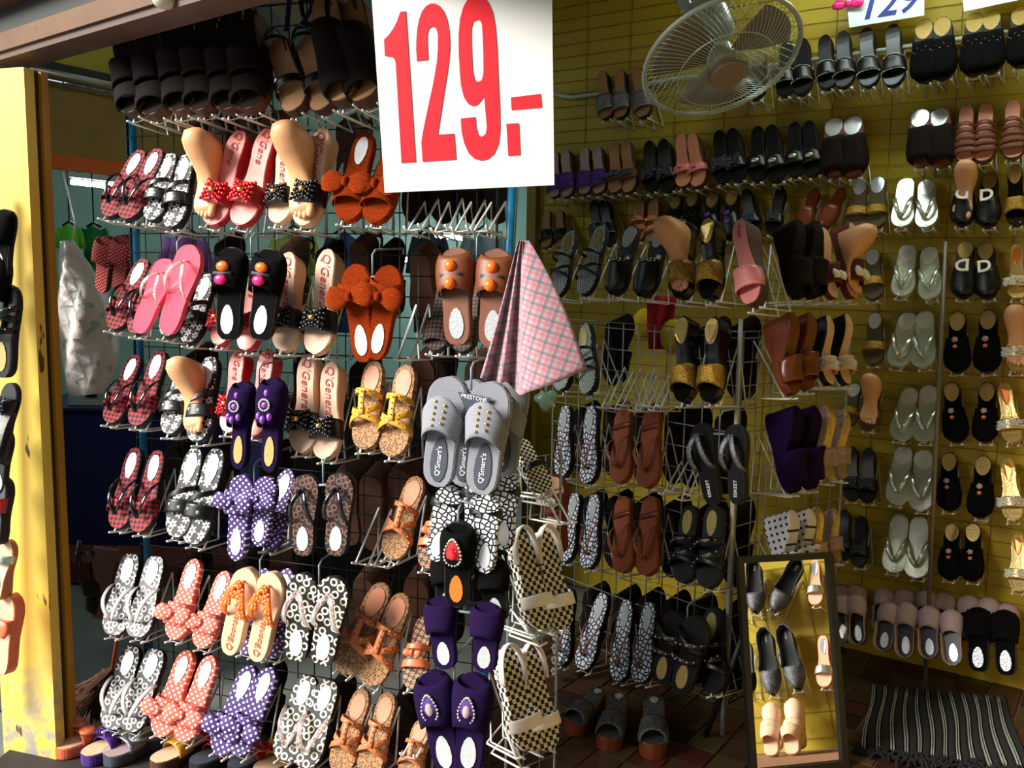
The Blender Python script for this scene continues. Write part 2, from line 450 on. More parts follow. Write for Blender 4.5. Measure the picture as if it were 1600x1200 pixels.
wire_net('wire_mesh', RW0, N_BW, -E1, 2.6, 2.2, .05, .22, .0016, M['wall_wire'], wr_, .11)
# pillar with its groove and trim
PH = 2.03
pf = V((.30, .95, 0)).normalized(); pr = pf.cross(Z).normalized()
axp = (pr, pf, Z); pk = PB - pf * .085; pc = pk - pr * .10
pil = tag(MB().box(pc + Z * PH / 2 + pf * .0175, (.10, .0175, PH / 2), axp).obj('trim_2', M['pillar'], None, False), kind='structure')
MB().box(pc - pr * .006 + Z * PH / 2 + pf * .0475, (.094, .0125, PH / 2), axp).obj('groove', M['pillar_groove'], pil, False)
MB().box(pc + Z * PH / 2 + pf * .0725, (.10, .0125, PH / 2), axp).obj('edge_strip', M['pillar_trim'], pil, False)
# lintel of the opening: stacked rails of the shutter box
zl = atY(88, 95, PB.y).z
L0 = flo(88, 95, zl); LD = (flo(430, 2, zl) - L0).normalized(); LN = Z.cross(LD)
if LN.y < 0: LN = -LN
axl = (LD, LN, Z)
L0 = L0 - LN * .10 + Z * .018
lin = empty('trim_3', L0); lin['kind'] = 'structure'
def rail(name, z0, z1, g0, g1, mat, e0=-.35, e1=2.6):
    c = LD * ((e0 + e1) / 2) + LN * ((g0 + g1) / 2) + Z * ((z0 + z1) / 2)
    return MB().box(c, ((e1 - e0) / 2, abs(g1 - g0) / 2, (z1 - z0) / 2), axl).obj(name, mat, lin, False)
rail('lower_rail', 0, .048, -.01, .11, M['beam'])
rail('lower_lip', -.018, -.0005, .0, .10, M['beam_mauve'])
rail('shutter_slot', .0485, .13, .03, .2, M['beam_dark'])
rail('upper_rail', .1305, .175, -.03, .2, M['beam'], -.6)
rail('upper_lip', .1755, .20, -.06, .2, M['beam_mauve'], -.6)
rail('fascia_board', .2005, .42, -.03, .2, M['beam_dark'], -.6)
MB().sphere(hit(265, 2, L0, LN, -.0) - L0 - LN * .012, (.028, .028, .02), 12, 6).obj('knob', plain('knob_white', 'c8c4b4', .4), lin)
ce = struct('ceiling', MB().box(st_co(1.2, ga / 2 - .12) + Z * 2.77, (2.0, -ga / 2 + .18, .03), axes), M['ceiling'])
# unseen roofs and walls added round the stall to keep daylight off its inside
M['lane'] = wall_mat('blocker_grey', '4c4a46', '57554f', '3e3c38')
struct('ceiling_blocker_lane', MB().box((2.3, -1.4, 2.9), (2.9, 3.6, .03)), M['lane'])  # added roof out of view, cuts the sky on the right-hand side
struct('wall_blocker_opposite', MB().box((0, -3.8, 1.6), (6, .05, 1.6)), M['lane'])  # added wall out of view, blocks the low sky behind the camera
struct('ceiling_blocker_rear', MB().box((-1.9, 5.0, 2.9), (2.6, 2.05, .03)), M['lane'])  # added roof out of view, keeps the area behind the tall rack dark
struct('wall_blocker_side', MB().box((-2.95, 3.0, 1.435), (1.4, .03, 1.435)), M['lane'])  # added to stop sun leaking past the pillar onto the back wall

# ------------------------------------------------------------------ racks
def rack_panel(name, A, B, n, z0, z1, sp, r, mat, label, cat='rack', post=None):
    t = empty(name, A); d = (B - A); L = d.length; d.normalize()
    fr = MB()
    o = lambda q: q - A
    net = MB(); k = 0
    nn = max(2, round(L / sp)); s = L / nn
    for k in range(nn + 1): net.tube([d * (k * s) + Z * z0, d * (k * s) + Z * z1], r, 4)
    for k in range(int((z1 - z0) / sp) + 1): net.tube([Z * (z0 + k * sp) + n * r * 2, d * L + Z * (z0 + k * sp) + n * r * 2], r, 4)
    tag(net.obj('wire_mesh', mat, t), kind='stuff')
    pts = [Z * z0, Z * z1, d * L + Z * z1, d * L + Z * z0]
    MB().tube([p - n * .003 for p in pts], r * 2.2, 6, closed=True).obj('frame', mat, t)
    tag(t, label, cat); return t
rack = rack_panel('shoe_rack', LA, LB, P_LR[1], .05, 2.2, .055, .0017, M['dark_wire'], 'tall dark wire grid rack between two blue poles, crowded with slippers')
pl = tag(MB().tube([LA - P_LR[1] * .02, LA - P_LR[1] * .02 + Z * 2.3], .015, 12).obj('pole', M['blue_paint'], None), 'blue metal pole at the left end of the tall slipper rack', 'pole')
pl.name = 'rack_pole'
q0, q1 = atY(748, 1190, 2.42), atY(799, 340, 2.42); dq = (q1 - q0)
pl2 = tag(MB().tube([q0 - dq * (q0.z / dq.z), q0 + dq * ((2.25 - q0.z) / dq.z)], .014, 12).obj('rack_pole', M['blue_paint'], None), 'blue metal pole under the big price sign, right end of slipper rack', 'pole')
wrk = rack_panel('white_rack', WA, WB, P_WR[1], .10, 1.32, .075, .0021, M['grey_wire'], 'white wire grid rack standing in the shop, its left-hand face')
wrs = rack_panel('white_rack', WB + V((.006, .006, 0)), WC, P_WS[1], .10, 1.32, .075, .0021, M['grey_wire'], 'white wire grid rack, its right-hand face behind the mirror')
tag(MB().tube([WB + P_WR[1] * .012, WB + P_WR[1] * .012 + Z * 1.36], .0075, 8).obj('rack_post', M['white_wire'], None), 'slim white post at the corner of the white wire rack', 'post')
srk = rack_panel('side_rack', P_SR[0] + P_SR[2] * .02, P_SR[0] + P_SR[2] * .20, P_SR[1], .06, 1.0, .06, .0018, M['grey_wire'], 'narrow grey wire side panel beside the blue pole holding checkered sandals')

# ------------------------------------------------------------------ shoe parts (local: y heel->toe, z up, x across)
SL = .24
_W = {'round': [(0, .003), (.015, .014), (.05, .022), (.1, .0275), (.2, .0315), (.35, .030), (.5, .032), (.65, .039), (.76, .0425), (.86, .040), (.93, .0325), (.975, .020), (1, .004)],
      'slim': [(0, .003), (.015, .012), (.05, .019), (.1, .024), (.2, .027), (.35, .024), (.5, .026), (.65, .035), (.76, .039), (.86, .037), (.93, .030), (.975, .019), (1, .004)],
      'point': [(0, .003), (.015, .012), (.05, .019), (.1, .024), (.2, .027), (.35, .025), (.5, .029), (.65, .036), (.76, .037), (.86, .030), (.93, .020), (.975, .011), (1, .003)],
      'wide': [(0, .003), (.015, .018), (.05, .028), (.1, .034), (.2, .037), (.35, .036), (.5, .038), (.65, .044), (.76, .047), (.86, .045), (.93, .037), (.975, .024), (1, .004)]}
TS_ = [0, .012, .03, .06, .1, .16, .24, .32, .4, .48, .56, .63, .7, .76, .82, .87, .91, .945, .97, .988, 1]
class Last:
    def __init__(s, shape, side, h=.02, wedge=0.0, plat=0.0):
        s.big = False; s.tab = _W[shape]; s.side = side; s.h = h; s.wd = wedge; s.pl = plat
    def w(s, t):
        t = min(max(t, 0), 1)
        for (a, x), (b, y) in zip(s.tab, s.tab[1:]):
            if t <= b:
                return x + (y - x) * (t - a) / (b - a)
        return s.tab[-1][1]
    def c(s, t): return s.side * .007 * max(0, t - .3) ** 1.2
    def z(s, t):
        q = min(1, max(0, (.72 - t) / .6)); return s.h + s.pl + s.wd * q * q * (3 - 2 * q)
    def sole(s, mat, name='sole'):
        mb = MB(); secs = []
        for t in TS_:
            w, c, z = s.w(t), s.c(t), s.z(t); y = t * SL
            secs.append([V((c + a * w, y, b)) for a, b in ((-.95, 0), (-1, z * .3), (-1, z - .003), (-.95, z), (.95, z), (1, z - .003), (1, z * .3), (.95, 0))])
        return (name, mb.loft(secs).mesh(name, mat, False), None)
    def bed(s, mat, k=.9, name='insole'):
        mb = MB(); secs = []
        for t in TS_:
            u = .5 + (t - .5) * .97; w, c, z = s.w(u) * k, s.c(u), s.z(u); y = u * SL
            secs.append([V((c + a * w, y, z + b)) for a, b in ((-1, -.001), (-.98, .0015), (-.5, .0012), (.5, .0012), (.98, .0015), (1, -.001))])
        return (name, mb.loft(secs).mesh(name, mat, False), None)
    def pad(s, mat, t0=.07, t1=.38, k=.5, name='heel_pad'):
        if s.big: t0, t1, k = .025, .33, .82
        N = 24; top = []; low = []
        for i in range(N):
            a = 2 * pi * i / N; e = 1 + .03 * (i % 2)
            u = (t0 + t1) / 2 + (t1 - t0) / 2 * math.cos(a) * e; x = s.c(u) + s.w(.2) * k * math.sin(a) * e * (1 - .14 * math.cos(a))
            top.append(V((x, u * SL, s.z(u) + .0035))); low.append(V((x * 1.02, u * SL, s.z(u) + .0005)))
        mb = MB(); mb.loft([low, top]); return (name, mb.mesh(name, mat, False), None)
    def strap(s, mat, l0, l1, r0=None, r1=None, h=.034, b0=0.0, b1=0.0, name='strap', nu=14, nv=6, ease=.8, ruffle=0.0, th=.0025):
        r0 = l0 if r0 is None else r0; r1 = l1 if r1 is None else r1
        G = []
        for i in range(nu + 1):
            f = i / nu; ph = pi * f; row = []
            bb = math.sin(ph) ** 1.5
            a0 = l0 + (r0 - l0) * f + b0 * bb; a1 = l1 + (r1 - l1) * f + b1 * bb
            for j in range(nv + 1):
                t = a0 + (a1 - a0) * j / nv; w = s.w(t) + .003; hh = h * (1 - .5 * max(0, t - .5) / .5)
                hh = min(hh, w * 1.25 + .004)
                x = s.c(t) - math.cos(ph) * w * (1 if not ruffle else 1)
                z = s.z(t) - .006 + (hh + .006) * math.sin(ph) ** ease
                if ruffle: z += ruffle * math.sin(j * 2.6 + i * .4) * bb
                row.append(V((x, t * SL, z)))
            G.append(row)
        G = [r[::-1] for r in G]
        return (name, MB().sheet(G, th).mesh(name, mat), None)
    def arch(s, f, t, h):            # point on an upper at fraction f across
        ph = pi * f; w = s.w(t) + .003; hh = min(h * (1 - .5 * max(0, t - .5) / .5), w * 1.25 + .004)
        return V((s.c(t) - math.cos(ph) * w, t * SL, s.z(t) - .006 + (hh + .006) * math.sin(ph) ** .8))
    def thong(s, mat, tp=.80, ts=.42, h=.03, wd=.0075, name='strap'):
        out = []
        for sg in (-1, 1):
            pts = []
            for i in range(9):
                q = i / 8; t = tp + (ts - tp) * q
                pts.append(V((s.c(t) + sg * (s.w(t) + .001) * q ** .75, t * SL, s.z(t) + .002 + h * math.sin(pi * min(1, .12 + .88 * q)) ** .8)))
            out.append((name, MB().tube(pts, wd, 6, (1, .28), up=(0, 0, 1)).mesh(name, mat), None))
        out.append(('toe_post', MB().tube([V((s.c(tp), tp * SL, s.z(tp))), V((s.c(tp), tp * SL, s.z(tp) + .014))], .003, 6).mesh('toe_post', mat), None))
        return out
    def mid(s, mat, t0, t1, h, wd=.009, name='centre_strap'):
        pts = [s.arch(.5, t0 + (t1 - t0) * i / 6, h) + V((0, 0, .002)) for i in range(7)]
        return (name, MB().tube(pts, wd, 6, (1, .22), up=(0, 0, 1)).mesh(name, mat), None)
    def wall(s, mat, h=.03, t1=.64, name='side_wall'):
        ts = [t1 - (t1 - .0) * i / 9 for i in range(10)]; P = [(-1, t) for t in ts] + [(1, t) for t in ts[::-1]]
        G = []
        for sg, t in P:
            w = s.w(t); hh = h * (1 + .35 * (1 - t / t1) ** 2)
            G.append([V((s.c(t) + sg * (w + .0015 + .002 * k), t * SL - (.002 if t < .02 else 0), s.z(t) - .008 + (hh + .008) * k / 3)) for k in range(4)])
        return (name, MB().sheet(G, .002).mesh(name, mat), None)
    def sling(s, mat, h=.05, wd=.006, name='heel_strap'):
        pts = []
        for i in range(13):
            a = -pi * .55 + 2 * pi * .55 * i / 12
            pts.append(V((math.sin(a) * .034 + s.c(.1), .035 - math.cos(a) * .045 + abs(a) ** 2 * .012, s.z(.1) + h - abs(a) ** 2 * .006)))
        return (name, MB().tube(pts, wd, 6, (.25, 1), up=(0, 0, 1)).mesh(name, mat), None)

def beads_on(pts, r, mat, name='beads'):
    mb = MB()
    for p in pts: mb.sphere(p, r, 6, 4)
    return (name, mb.mesh(name, mat), 'stuff')
def bow_lobe(mb, c, sx, W_=.032, H_=.026, D=.009):
    def fn(v, q):
        k = (sx * v.x + 1) / 2; pn = .42 + .7 * k ** .7
        return V((q.x, q.y * pn + .0018 * math.sin(v.x * 9), q.z * (.6 + .6 * k) + .0015 * math.sin(v.y * 8)))
    mb.sphere(c + V((sx * W_ * .92, 0, 0)), (W_, H_, D), 12, 8, fn)
def bow(L, mat, t=.70, h=.034, W_=.030, H_=.026, center=None, dz=.006):
    c = L.arch(.5, t, h) + V((0, 0, dz)); mb = MB()
    bow_lobe(mb, c, 1, W_, H_); bow_lobe(mb, c, -1, W_, H_); mb.sphere(c + V((0, 0, .004)), (.009, .013, .010), 8, 6)
    out = [('bow', mb.mesh('bow', mat), None)]
    if center: out.append(('clasp', MB().sphere(c + V((0, 0, .014)), (.0085, .006, .004), 8, 5).mesh('clasp', center), None))
    return out
def beaded_bow(L, mat, t=.70, h=.034, center=None):
    c = L.arch(.5, t, h) + V((0, 0, .006)); pts = []
    for sx in (-1, 1):
        for i in range(4):
            x = .005 + i * .0068; hh = .013 + i * .0038
            n = 4 + i // 2
            for j in range(n):
                y = -hh + 2 * hh * j / (n - 1); pts.append(c + V((sx * x, y, .006 - .00012 * i * i * 4 + random.uniform(-.002, .003))))
    out = [beads_on(pts, .0052, mat, 'beaded_bow')]
    if center: out.append(('clasp', MB().sphere(c + V((0, 0, .012)), (.0095, .007, .005), 8, 5).mesh('clasp', center), None))
    return out
def gems(spots, mats, r=(.0105, .0085, .007), name='gem'):
    return [(name, MB().sphere(p, r, 10, 6).mesh(name, k), None) for p, k in zip(spots, mats)]
def teardrop(L, gem_mat, t=.68, h=.036, k=1.0, bm_=None):
    c = L.arch(.5, t, h) + V((0, 0, .004))
    out = []; ring = []
    for i in range(22):
        a = 2 * pi * i / 22; ring.append(c + V((math.sin(a) * .015 * k * (1 - .35 * math.cos(a)), -math.cos(a) * -.024 * k, .002)))
    out.append(('jewel_base', MB().sphere(c, (.014 * k, .023 * k, .004), 12, 6).mesh('jewel_base', bm_ or M['violet']), None))
    out.append(beads_on(ring, .0028 * k, M['silver'], 'bead_border'))
    out.append(('gem', MB().sphere(c + V((0, -.003, .003)), (.008 * k, .013 * k, .006), 8, 6).mesh('gem', gem_mat, False), None))
    return out
def fur(L, t=.72, h=.034, mat=None, n=170):
    mb = MB(); mat = mat or M['fur']; rr = random.Random(3)
    for i in range(n):
        f = rr.uniform(.06, .94); p = L.arch(f, t + rr.uniform(-.06, .06), h)
        nr = V((-math.cos(pi * f), rr.uniform(-.8, .8), math.sin(pi * f) + .2)).normalized()
        a = nr.orthogonal().normalized(); b = nr.cross(a); r = .004
        tip = p + nr * rr.uniform(.010, .02)
        mb.add([p + a * r, p - a * r * .5 + b * r * .87, p - a * r * .5 - b * r * .87, tip], [(0, 1, 3), (1, 2, 3), (2, 0, 3)])
    return [('fur_trim', mb.mesh('fur_trim', mat), 'stuff')]
def flower_cluster(L, mat, spots, h):
    out = []
    for f, t, k in spots:
        c = L.arch(f, t, h) + V((0, 0, .004)); mb = MB()
        for i in range(5):
            a = 2 * pi * i / 5 + t * 9; mb.sphere(c + V((math.cos(a) * .008 * k, math.sin(a) * .008 * k, .0015)), (.0068 * k, .0068 * k, .003), 7, 4)
        out.append(('flower', mb.mesh('flower', mat), None))
        out.append(('flower_bead', MB().sphere(c + V((0, 0, .005)), .0028, 6, 4).mesh('flower_bead', M['pearl']), None))
    return out
def chain(L, t, h, mat):
    mb = MB()
    for i in range(7):
        p = L.arch(.2 + .1 * i, t + .012 * (i % 2), h) + V((0, 0, .003))
        mb.tube([p + V((math.cos(a) * .007, math.sin(a) * .005, .001 * math.sin(2 * a))) for a in [2 * pi * k / 8 for k in range(8)]], .0016, 4, closed=True)
    return ('chain', mb.mesh('chain', mat), 'stuff')
def studs(pts, mat=None, r=.0022):
    return beads_on([p + V((0, 0, .0025)) for p in pts], r, mat or M['gold'], 'studs')
def logo(L, body, size, mat, t, kname='logo', shear=.0, pad=False):
    me = text_mesh(body, size, mat, shear=shear).copy(); me.transform(Matrix.Translation((L.c(t), t * SL, 0)) @ Matrix.Rotation(pi / 2, 4, 'Z'))
    for v in me.vertices: v.co.z += L.z(v.co.y / SL) + (.0042 if pad else .0026)
    return (kname, me, None)
def D_buckle(L, t, h):
    me = text_mesh('D', .068, M['pearl'], ext=.003, off=.0016).copy()
    if L.side < 0: me.transform(Matrix.Diagonal((-1, 1, 1, 1))); me.flip_normals()
    p = L.arch(.5, t, h)
    me.transform(Matrix.Translation(p + V((0, 0, .006))) @ Matrix.Rotation(pi, 4, 'Z')); return [('letter_buckle', me, None)]

# each style returns its list of (part, mesh, kind)
def S(shape='round', h=.02, wedge=0.0, plat=0.0): return dict(shape=shape, h=h, wedge=wedge, plat=plat)
ST = {}
def style(name, desc, cat, **geo):
    def deco(fn): ST[name] = (desc, cat, geo, fn); return fn
    return deco
def slipper(L, up, bed, sole, pad=None, t0=.47, t1=.92, h=.042, b0=.08, b1=-.05):
    o = [L.sole(sole), L.bed(bed), L.strap(up, t0, t1, h=h, b0=b0, b1=b1, name='upper')]
    if pad: o.append(L.pad(pad))
    return o
def closed(L, up, bed, sole, pad=None, t0=.45, h=.04, b0=.10):
    return slipper(L, up, bed, sole, pad, t0, .992, h, b0, 0.0)
def mule(L, up, bed, sole, pad=None, t0=.60, t1=.80, h=.036, b0=0, b1=0):
    o = [L.sole(sole), L.bed(bed), L.strap(up, t0, t1, h=h, b0=b0, b1=b1)]
    if pad: o.append(L.pad(pad))
    return o

style('gingham_red', 'red and black gingham slipper', 'slipper', **S())(lambda L: slipper(L, M['gingham_red'], M['gingham_red'], M['sole_black'], M['silver_pad'], t0=.58, t1=.80, h=.03) + L.thong(M['black_patent'], .84, .40, .034, .006)[:2])
style('flower_bw', 'black slipper with white flower print', 'slipper', **S())(lambda L: mule(L, M['black'], M['flower_bw'], M['sole_black'], M['white_pad'], .60, .74) + gems([L.arch(.4, .68, .036), L.arch(.62, .66, .036)], [M['silver'], M['silver']], .006, 'bead') + [L.strap(M['black'], .40, .46, .60, .66, h=.036)])
style('red_bow', 'pink mule with red beaded bow', 'mule', **S('slim', .02, .03))(lambda L: mule(L, M['red_leather'], M['pink_bed'], M['red_leather']) + beaded_bow(L, M['beads_red'], center=M['gold']) + [logo(L, "Q'Gene", .026, M['text_red'], .2, shear=.3)])
style('black_bow', 'nude mule with black beaded bow', 'mule', **S('slim', .02, .03))(lambda L: mule(L, M['black'], M['nude_rib'], M['nude']) + beaded_bow(L, M['beads_black'], center=M['gold']) + [logo(L, "Q'General", .030, M['text_red'], .31, shear=.3)])
style('knit', 'rust knitted slipper with bow', 'slipper', **S('round', .018))(lambda L: slipper(L, M['knit_rust'], M['knit_rust'], M['knit_rust'], M['white_pad'], .58, .84, .040) + bow(L, M['knit_rust'], .66, .038, .034, .034))
style('pink_jelly', 'glossy pink thong sandal', 'sandal', **S('round', .016))(lambda L: [L.sole(M['pink_jelly']), L.bed(M['pink_jelly'], .96)] + L.thong(M['clear'], .82, .42, .034, .006) + [studs([L.arch(.5 + .035 * i, .8 - .05 * i, .03) for i in range(7)], M['gold'], .003)])
style('gem_black', 'black slipper with orange and pink gems', 'slipper', **S('wide'))(lambda L: slipper(L, M['black_velvet'], M['black_velvet'], M['sole_black'], M['silver_pad'], .50, .93, .040) + gems([L.arch(.5, .78, .04) + V((0, 0, .004)), L.arch(.5, .64, .04) + V((0, 0, .004))], [M['orange_plastic'], M['magenta']], (.019, .0145, .009)) + [('bar', MB().tube([L.arch(.32, .71, .04) + V((0, 0, .004)), L.arch(.68, .71, .04) + V((0, 0, .004))], .0045, 8).mesh('bar', M['grey_dark']), None)])
style('brown_ball', 'brown slipper with two orange beads', 'slipper', **S('wide'))(lambda L: slipper(L, M['brown'], M['brown'], M['brown'], M['silver_pad'], .50, .95, .044) + gems([L.arch(.5, .80, .04) + V((0, 0, .005)), L.arch(.5, .62, .04) + V((0, 0, .005))], [M['orange_plastic']] * 2, (.0155, .0155, .012), 'bead') + [('bar', MB().tube([L.arch(.3, .71, .04) + V((0, 0, .005)), L.arch(.7, .71, .04) + V((0, 0, .005))], .005, 8).mesh('bar', M['grey_dark']), None)])
style('gingham_brown', 'brown and black gingham slipper', 'slipper', **S())(lambda L: slipper(L, M['gingham_brown'], M['gingham_brown'], M['sole_black'], None, .55, .93, .034))
style('purple_gem', 'purple velvet slipper with lilac gems', 'slipper', **S('slim'))(lambda L: slipper(L, M['purple_velvet'], M['purple_velvet'], M['purple_velvet'], M['gold_pad'], .46, .97, .042) + gems([L.arch(.5, .84, .04), L.arch(.36, .60, .042), L.arch(.5, .57, .044), L.arch(.64, .60, .042)], [M['purple_gem']] * 4, (.008, .011, .007)) + [beads_on([L.arch(.5, .72, .042) + V((math.cos(a) * .014, math.sin(a) * .014, .003)) for a in [2 * pi * k / 14 for k in range(14)]], .0032, M['pearl'], 'pearl_ring'), ('centre_gem', MB().sphere(L.arch(.5, .72, .042) + V((0, 0, .002)), (.009, .009, .006), 8, 5).mesh('centre_gem', M['purple_gem']), None)])
def leo(strapm, bedp):
    def f(L):
        a = [(.40, .45, .34, .39), (.50, .56, .70, .76), (.72, .78, .52, .58)]
        o = [L.sole(M['leopard']), L.bed(M['leopard'], .96), L.pad(bedp, .06, .38, .66)]
        for l0, l1, r0, r1 in a: o.append(L.strap(strapm, l0, l1 + .01, r0, r1 + .01, h=.040, nv=3))
        o.append(L.mid(strapm, .40, .66, .042))
        pts = []
        for l0, l1, r0, r1 in a: pts += [L.arch(f_, (l0 + l1) / 2 + ((r0 + r1) - (l0 + l1)) / 2 * f_, .041) for f_ in (.2, .35, .65, .8)]
        pts += [L.arch(.5, .42 + .06 * i, .046) for i in range(4)]
        o.append(studs(pts)); return o
    return f
style('leopard_yellow', 'leopard sandal with studded mustard straps', 'sandal', **S('round', .02))(leo(M['yellow_strap'], M['tan_bed']))
style('leopard_tan', 'leopard sandal with studded tan straps', 'sandal', **S('round', .02))(leo(M['tan_strap'], M['tan_bed']))
style('grey_weave', 'grey woven slide with gold lacing', 'slide', **S('wide', .022))(lambda L: slipper(L, M['grey_weave'], M['grey_weave'], M['grey_weave'], None, .40, .60, .046, .14, .24) + [L.pad(M['grey_dark'], .05, .46, .5)] + [logo(L, "Q'Smart's", .0165, M['text_white'], .24, pad=True), studs([L.arch(.5 + (.07 if i % 2 else -.07), .58 + .026 * i, .048) for i in range(9)], M['gold'], .0035)])
def dotbow(mt):
    return lambda L: mule(L, mt, mt, mt, M['white_pad'], .56, .82, .038) + bow(L, mt, .70, .038, .033, .028)
style('dot_purple', 'purple polka dot bow slipper', 'slipper', **S())(dotbow(M['dot_purple']))
style('dot_coral', 'coral polka dot bow slipper', 'slipper', **S())(dotbow(M['dot_coral']))
def thongs(bedm, strapm, padm, solem=None, h=.032, wd=.0075, ks=.96, t1=.36):
    return lambda L: [L.sole(solem or M['sole_black']), L.bed(bedm, ks)] + L.thong(strapm, .82, .40, h, wd) + ([L.pad(padm, .07, t1)] if padm else [])
M['dot_red'] = dots('dot_red', 'a3121c', 'e8c8b0', 95, .2)
style('dot_red', 'red dotted slipper', 'slipper', **S())(lambda L: slipper(L, M['dot_red'], M['dot_red'], M['sole_brown'], None, .5, .94, .04))
style('ring_brown', 'black thong sandal with brown ring print', 'sandal', **S('wide'))(thongs(M['ring_brown'], M['black_patent'], M['white_pad']))
style('ring_white', 'white ring-print thong sandal with pale strap', 'sandal', **S('wide'))(thongs(M['ring_bw'], M['grey_strap'], M['white_pad'], h=.04))
style('ring_cream', 'black thong sandal with cream ring print', 'sandal', **S('wide'))(thongs(M['ring_cream'], M['clear'], M['white_pad']))
style('pebble', 'black slipper with white pebble print', 'slipper', **S())(lambda L: slipper(L, M['black'], M['pebble'], M['pebble'], M['white_pad'], .70, .84, .03))
style('pebble_blue', 'navy thong sandal with pale pebble print', 'sandal', **S('round'))(thongs(M['pebble_blue'], M['brown_glossy'], M['silver_pad'], wd=.004, h=.02))
style('cork_orange', 'cork thong sandal with orange flowers', 'sandal', **S('round', .024))(lambda L: [L.sole(M['pale_bed']), L.bed(M['pale_bed'], .92)] + L.thong(M['orange_plastic'], .86, .44, .03, .010) + flower_cluster(L, M['orange_plastic'], [(.5, .84, .9), (.42, .74, 1.1), (.58, .74, 1.1), (.34, .64, 1.0), (.66, .64, 1.1), (.76, .54, .9)], .034) + [logo(L, "Q'Boonsai", .024, M['text_orange'], .26, shear=.3)])
style('coral_bow', 'black and orange flower slipper with coral bow', 'slipper', **S())(lambda L: [L.sole(M['sole_black']), L.bed(M['flower_orange'], .97), L.strap(M['coral'], .40, .47, .44, .51, h=.045), L.strap(M['coral'], .60, .70, .64, .74, h=.038)] + bow(L, M['coral'], .55, .044, .016, .014))
style('black_velvet', 'plain black velvet slipper', 'slipper', **S('wide'))(lambda L: slipper(L, M['black_velvet'], M['black_velvet'], M['sole_black'], M['silver_pad'], .48, .95, .042))
style('black_red_gem', 'black slipper with red teardrop gem', 'slipper', **S('wide'))(lambda L: slipper(L, M['black_velvet'], M['black_velvet'], M['sole_black'], M['orange_pad'], .48, .95, .042) + teardrop(L, M['red_gem'], .7, .04, 1.5, M['red_leather']))
style('purple_velvet', 'purple velvet slipper with silver heel pad', 'slipper', **S('wide'))(lambda L: slipper(L, M['purple_velvet'], M['purple_velvet'], M['purple_velvet'], M['silver_pad'], .48, .95, .042))
style('purple_tear', 'purple velvet slipper with beaded teardrop jewel', 'slipper', **S('wide'))(lambda L: slipper(L, M['purple_velvet'], M['purple_velvet'], M['purple_velvet'], M['silver_pad'], .46, .95, .044) + teardrop(L, M['pale_mauve'], .7, .04, 1.25))
style('checker_white', 'checkered sandal with white straps', 'sandal', **S('round', .03))(lambda L: [L.sole(M['checker_bw']), L.bed(M['checker_bw'], .99), L.strap(M['white_strap'], .66, .78, h=.034), L.sling(M['white_strap'], .02, .012)])
style('checker_black', 'checkered sandal with black strap', 'sandal', **S('round', .02))(lambda L: [L.sole(M['checker_bw']), L.bed(M['checker_bw'], .99), L.strap(M['black'], .50, .60, h=.036)])
style('dark_wedge', 'dark brown wedge sandal with ankle strap', 'sandal', **S('wide', .03, .05))(lambda L: [L.sole(M['sole_brown']), L.bed(M['brown_dark']), L.strap(M['brown_dark'], .50, .70, h=.056, name='upper'), L.strap(M['brown_dark'], .73, .93, h=.046, b1=-.05, name='toe_strap'), L.sling(M['black'], .05, .007), L.strap(M['black'], .08, .15, h=.075, name='ankle_strap')])
style('beige_wedge', 'tan-lined wedge sandal with black straps', 'sandal', **S('wide', .03, .04))(lambda L: [L.sole(M['sole_brown']), L.bed(M['tan_pale']), L.strap(M['black'], .62, .72, h=.045), L.strap(M['black'], .14, .19, h=.045, name='ankle_strap'), L.sling(M['black'], .03, .005)])
style('dark_plain', 'dark brown fuzzy wedge sandal', 'sandal', **S('wide', .03, .05))(lambda L: [L.sole(M['sole_brown']), L.bed(M['tan_pale']), L.strap(M['brown_dark'], .40, .95, h=.052, b1=-.04, name='upper'), L.sling(M['brown_dark'], .05, .009)])
# white rack
style('glad_check', 'black and white checked sandal with crossed straps', 'sandal', **S('round', .02))(lambda L: [L.sole(M['sole_black']), L.bed(M['checker_fine'], .98), L.pad(M['gold_pad'], .06, .34), L.strap(M['black'], .42, .46, h=.04, nv=2), L.strap(M['black'], .56, .60, .74, .78, h=.036, nv=2), L.strap(M['black'], .74, .78, .56, .60, h=.038, nv=2)])
style('black_chain', 'black mule with silver chain', 'mule', **S())(lambda L: closed(L, M['black'], M['black'], M['sole_black'], M['silver_pad']) + [chain(L, .56, .044, M['silver'])])
style('gold_band', 'black mule with gold glitter band', 'mule', **S('slim', .024, .03))(lambda L: mule(L, M['gold_glitter'], M['black_patent'], M['black_patent'], M['gold_pad'], .58, .86, .042, .03, -.05))
style('pink_mule', 'pink mule with beaded edges', 'mule', **S('slim', .03, .03))(lambda L: mule(L, M['pink_shoe'], M['pink_shoe'], M['sole_brown'], None, .62, .84, .04) + [studs([L.arch(.1 + .09 * i, .63, .041) for i in range(10)] + [L.arch(.1 + .09 * i, .82, .041) for i in range(10)], M['pearl'], .002), logo(L, 'Prisilly', .014, M['text_red'], .16)])
style('brown_thong', 'glossy brown thong sandal', 'sandal', **S('wide'))(lambda L: [L.sole(M['brown_mid']), L.bed(M['brown_mid'], .95)] + L.thong(M['brown_mid'], .80, .40, .03, .007) + [L.strap(M['brown_glossy'], .22, .28, h=.006, name='heel_band', nv=2)])
style('grey_thong', 'black thong sandal with grey glitter strap', 'sandal', **S('round', .024))(lambda L: [L.sole(M['sole_black']), L.bed(M['black'], .9)] + L.thong(M['grey_glitter'], .86, .42, .036, .010) + [logo(L, 'EEKEET', .016, M['text_white'], .2)])
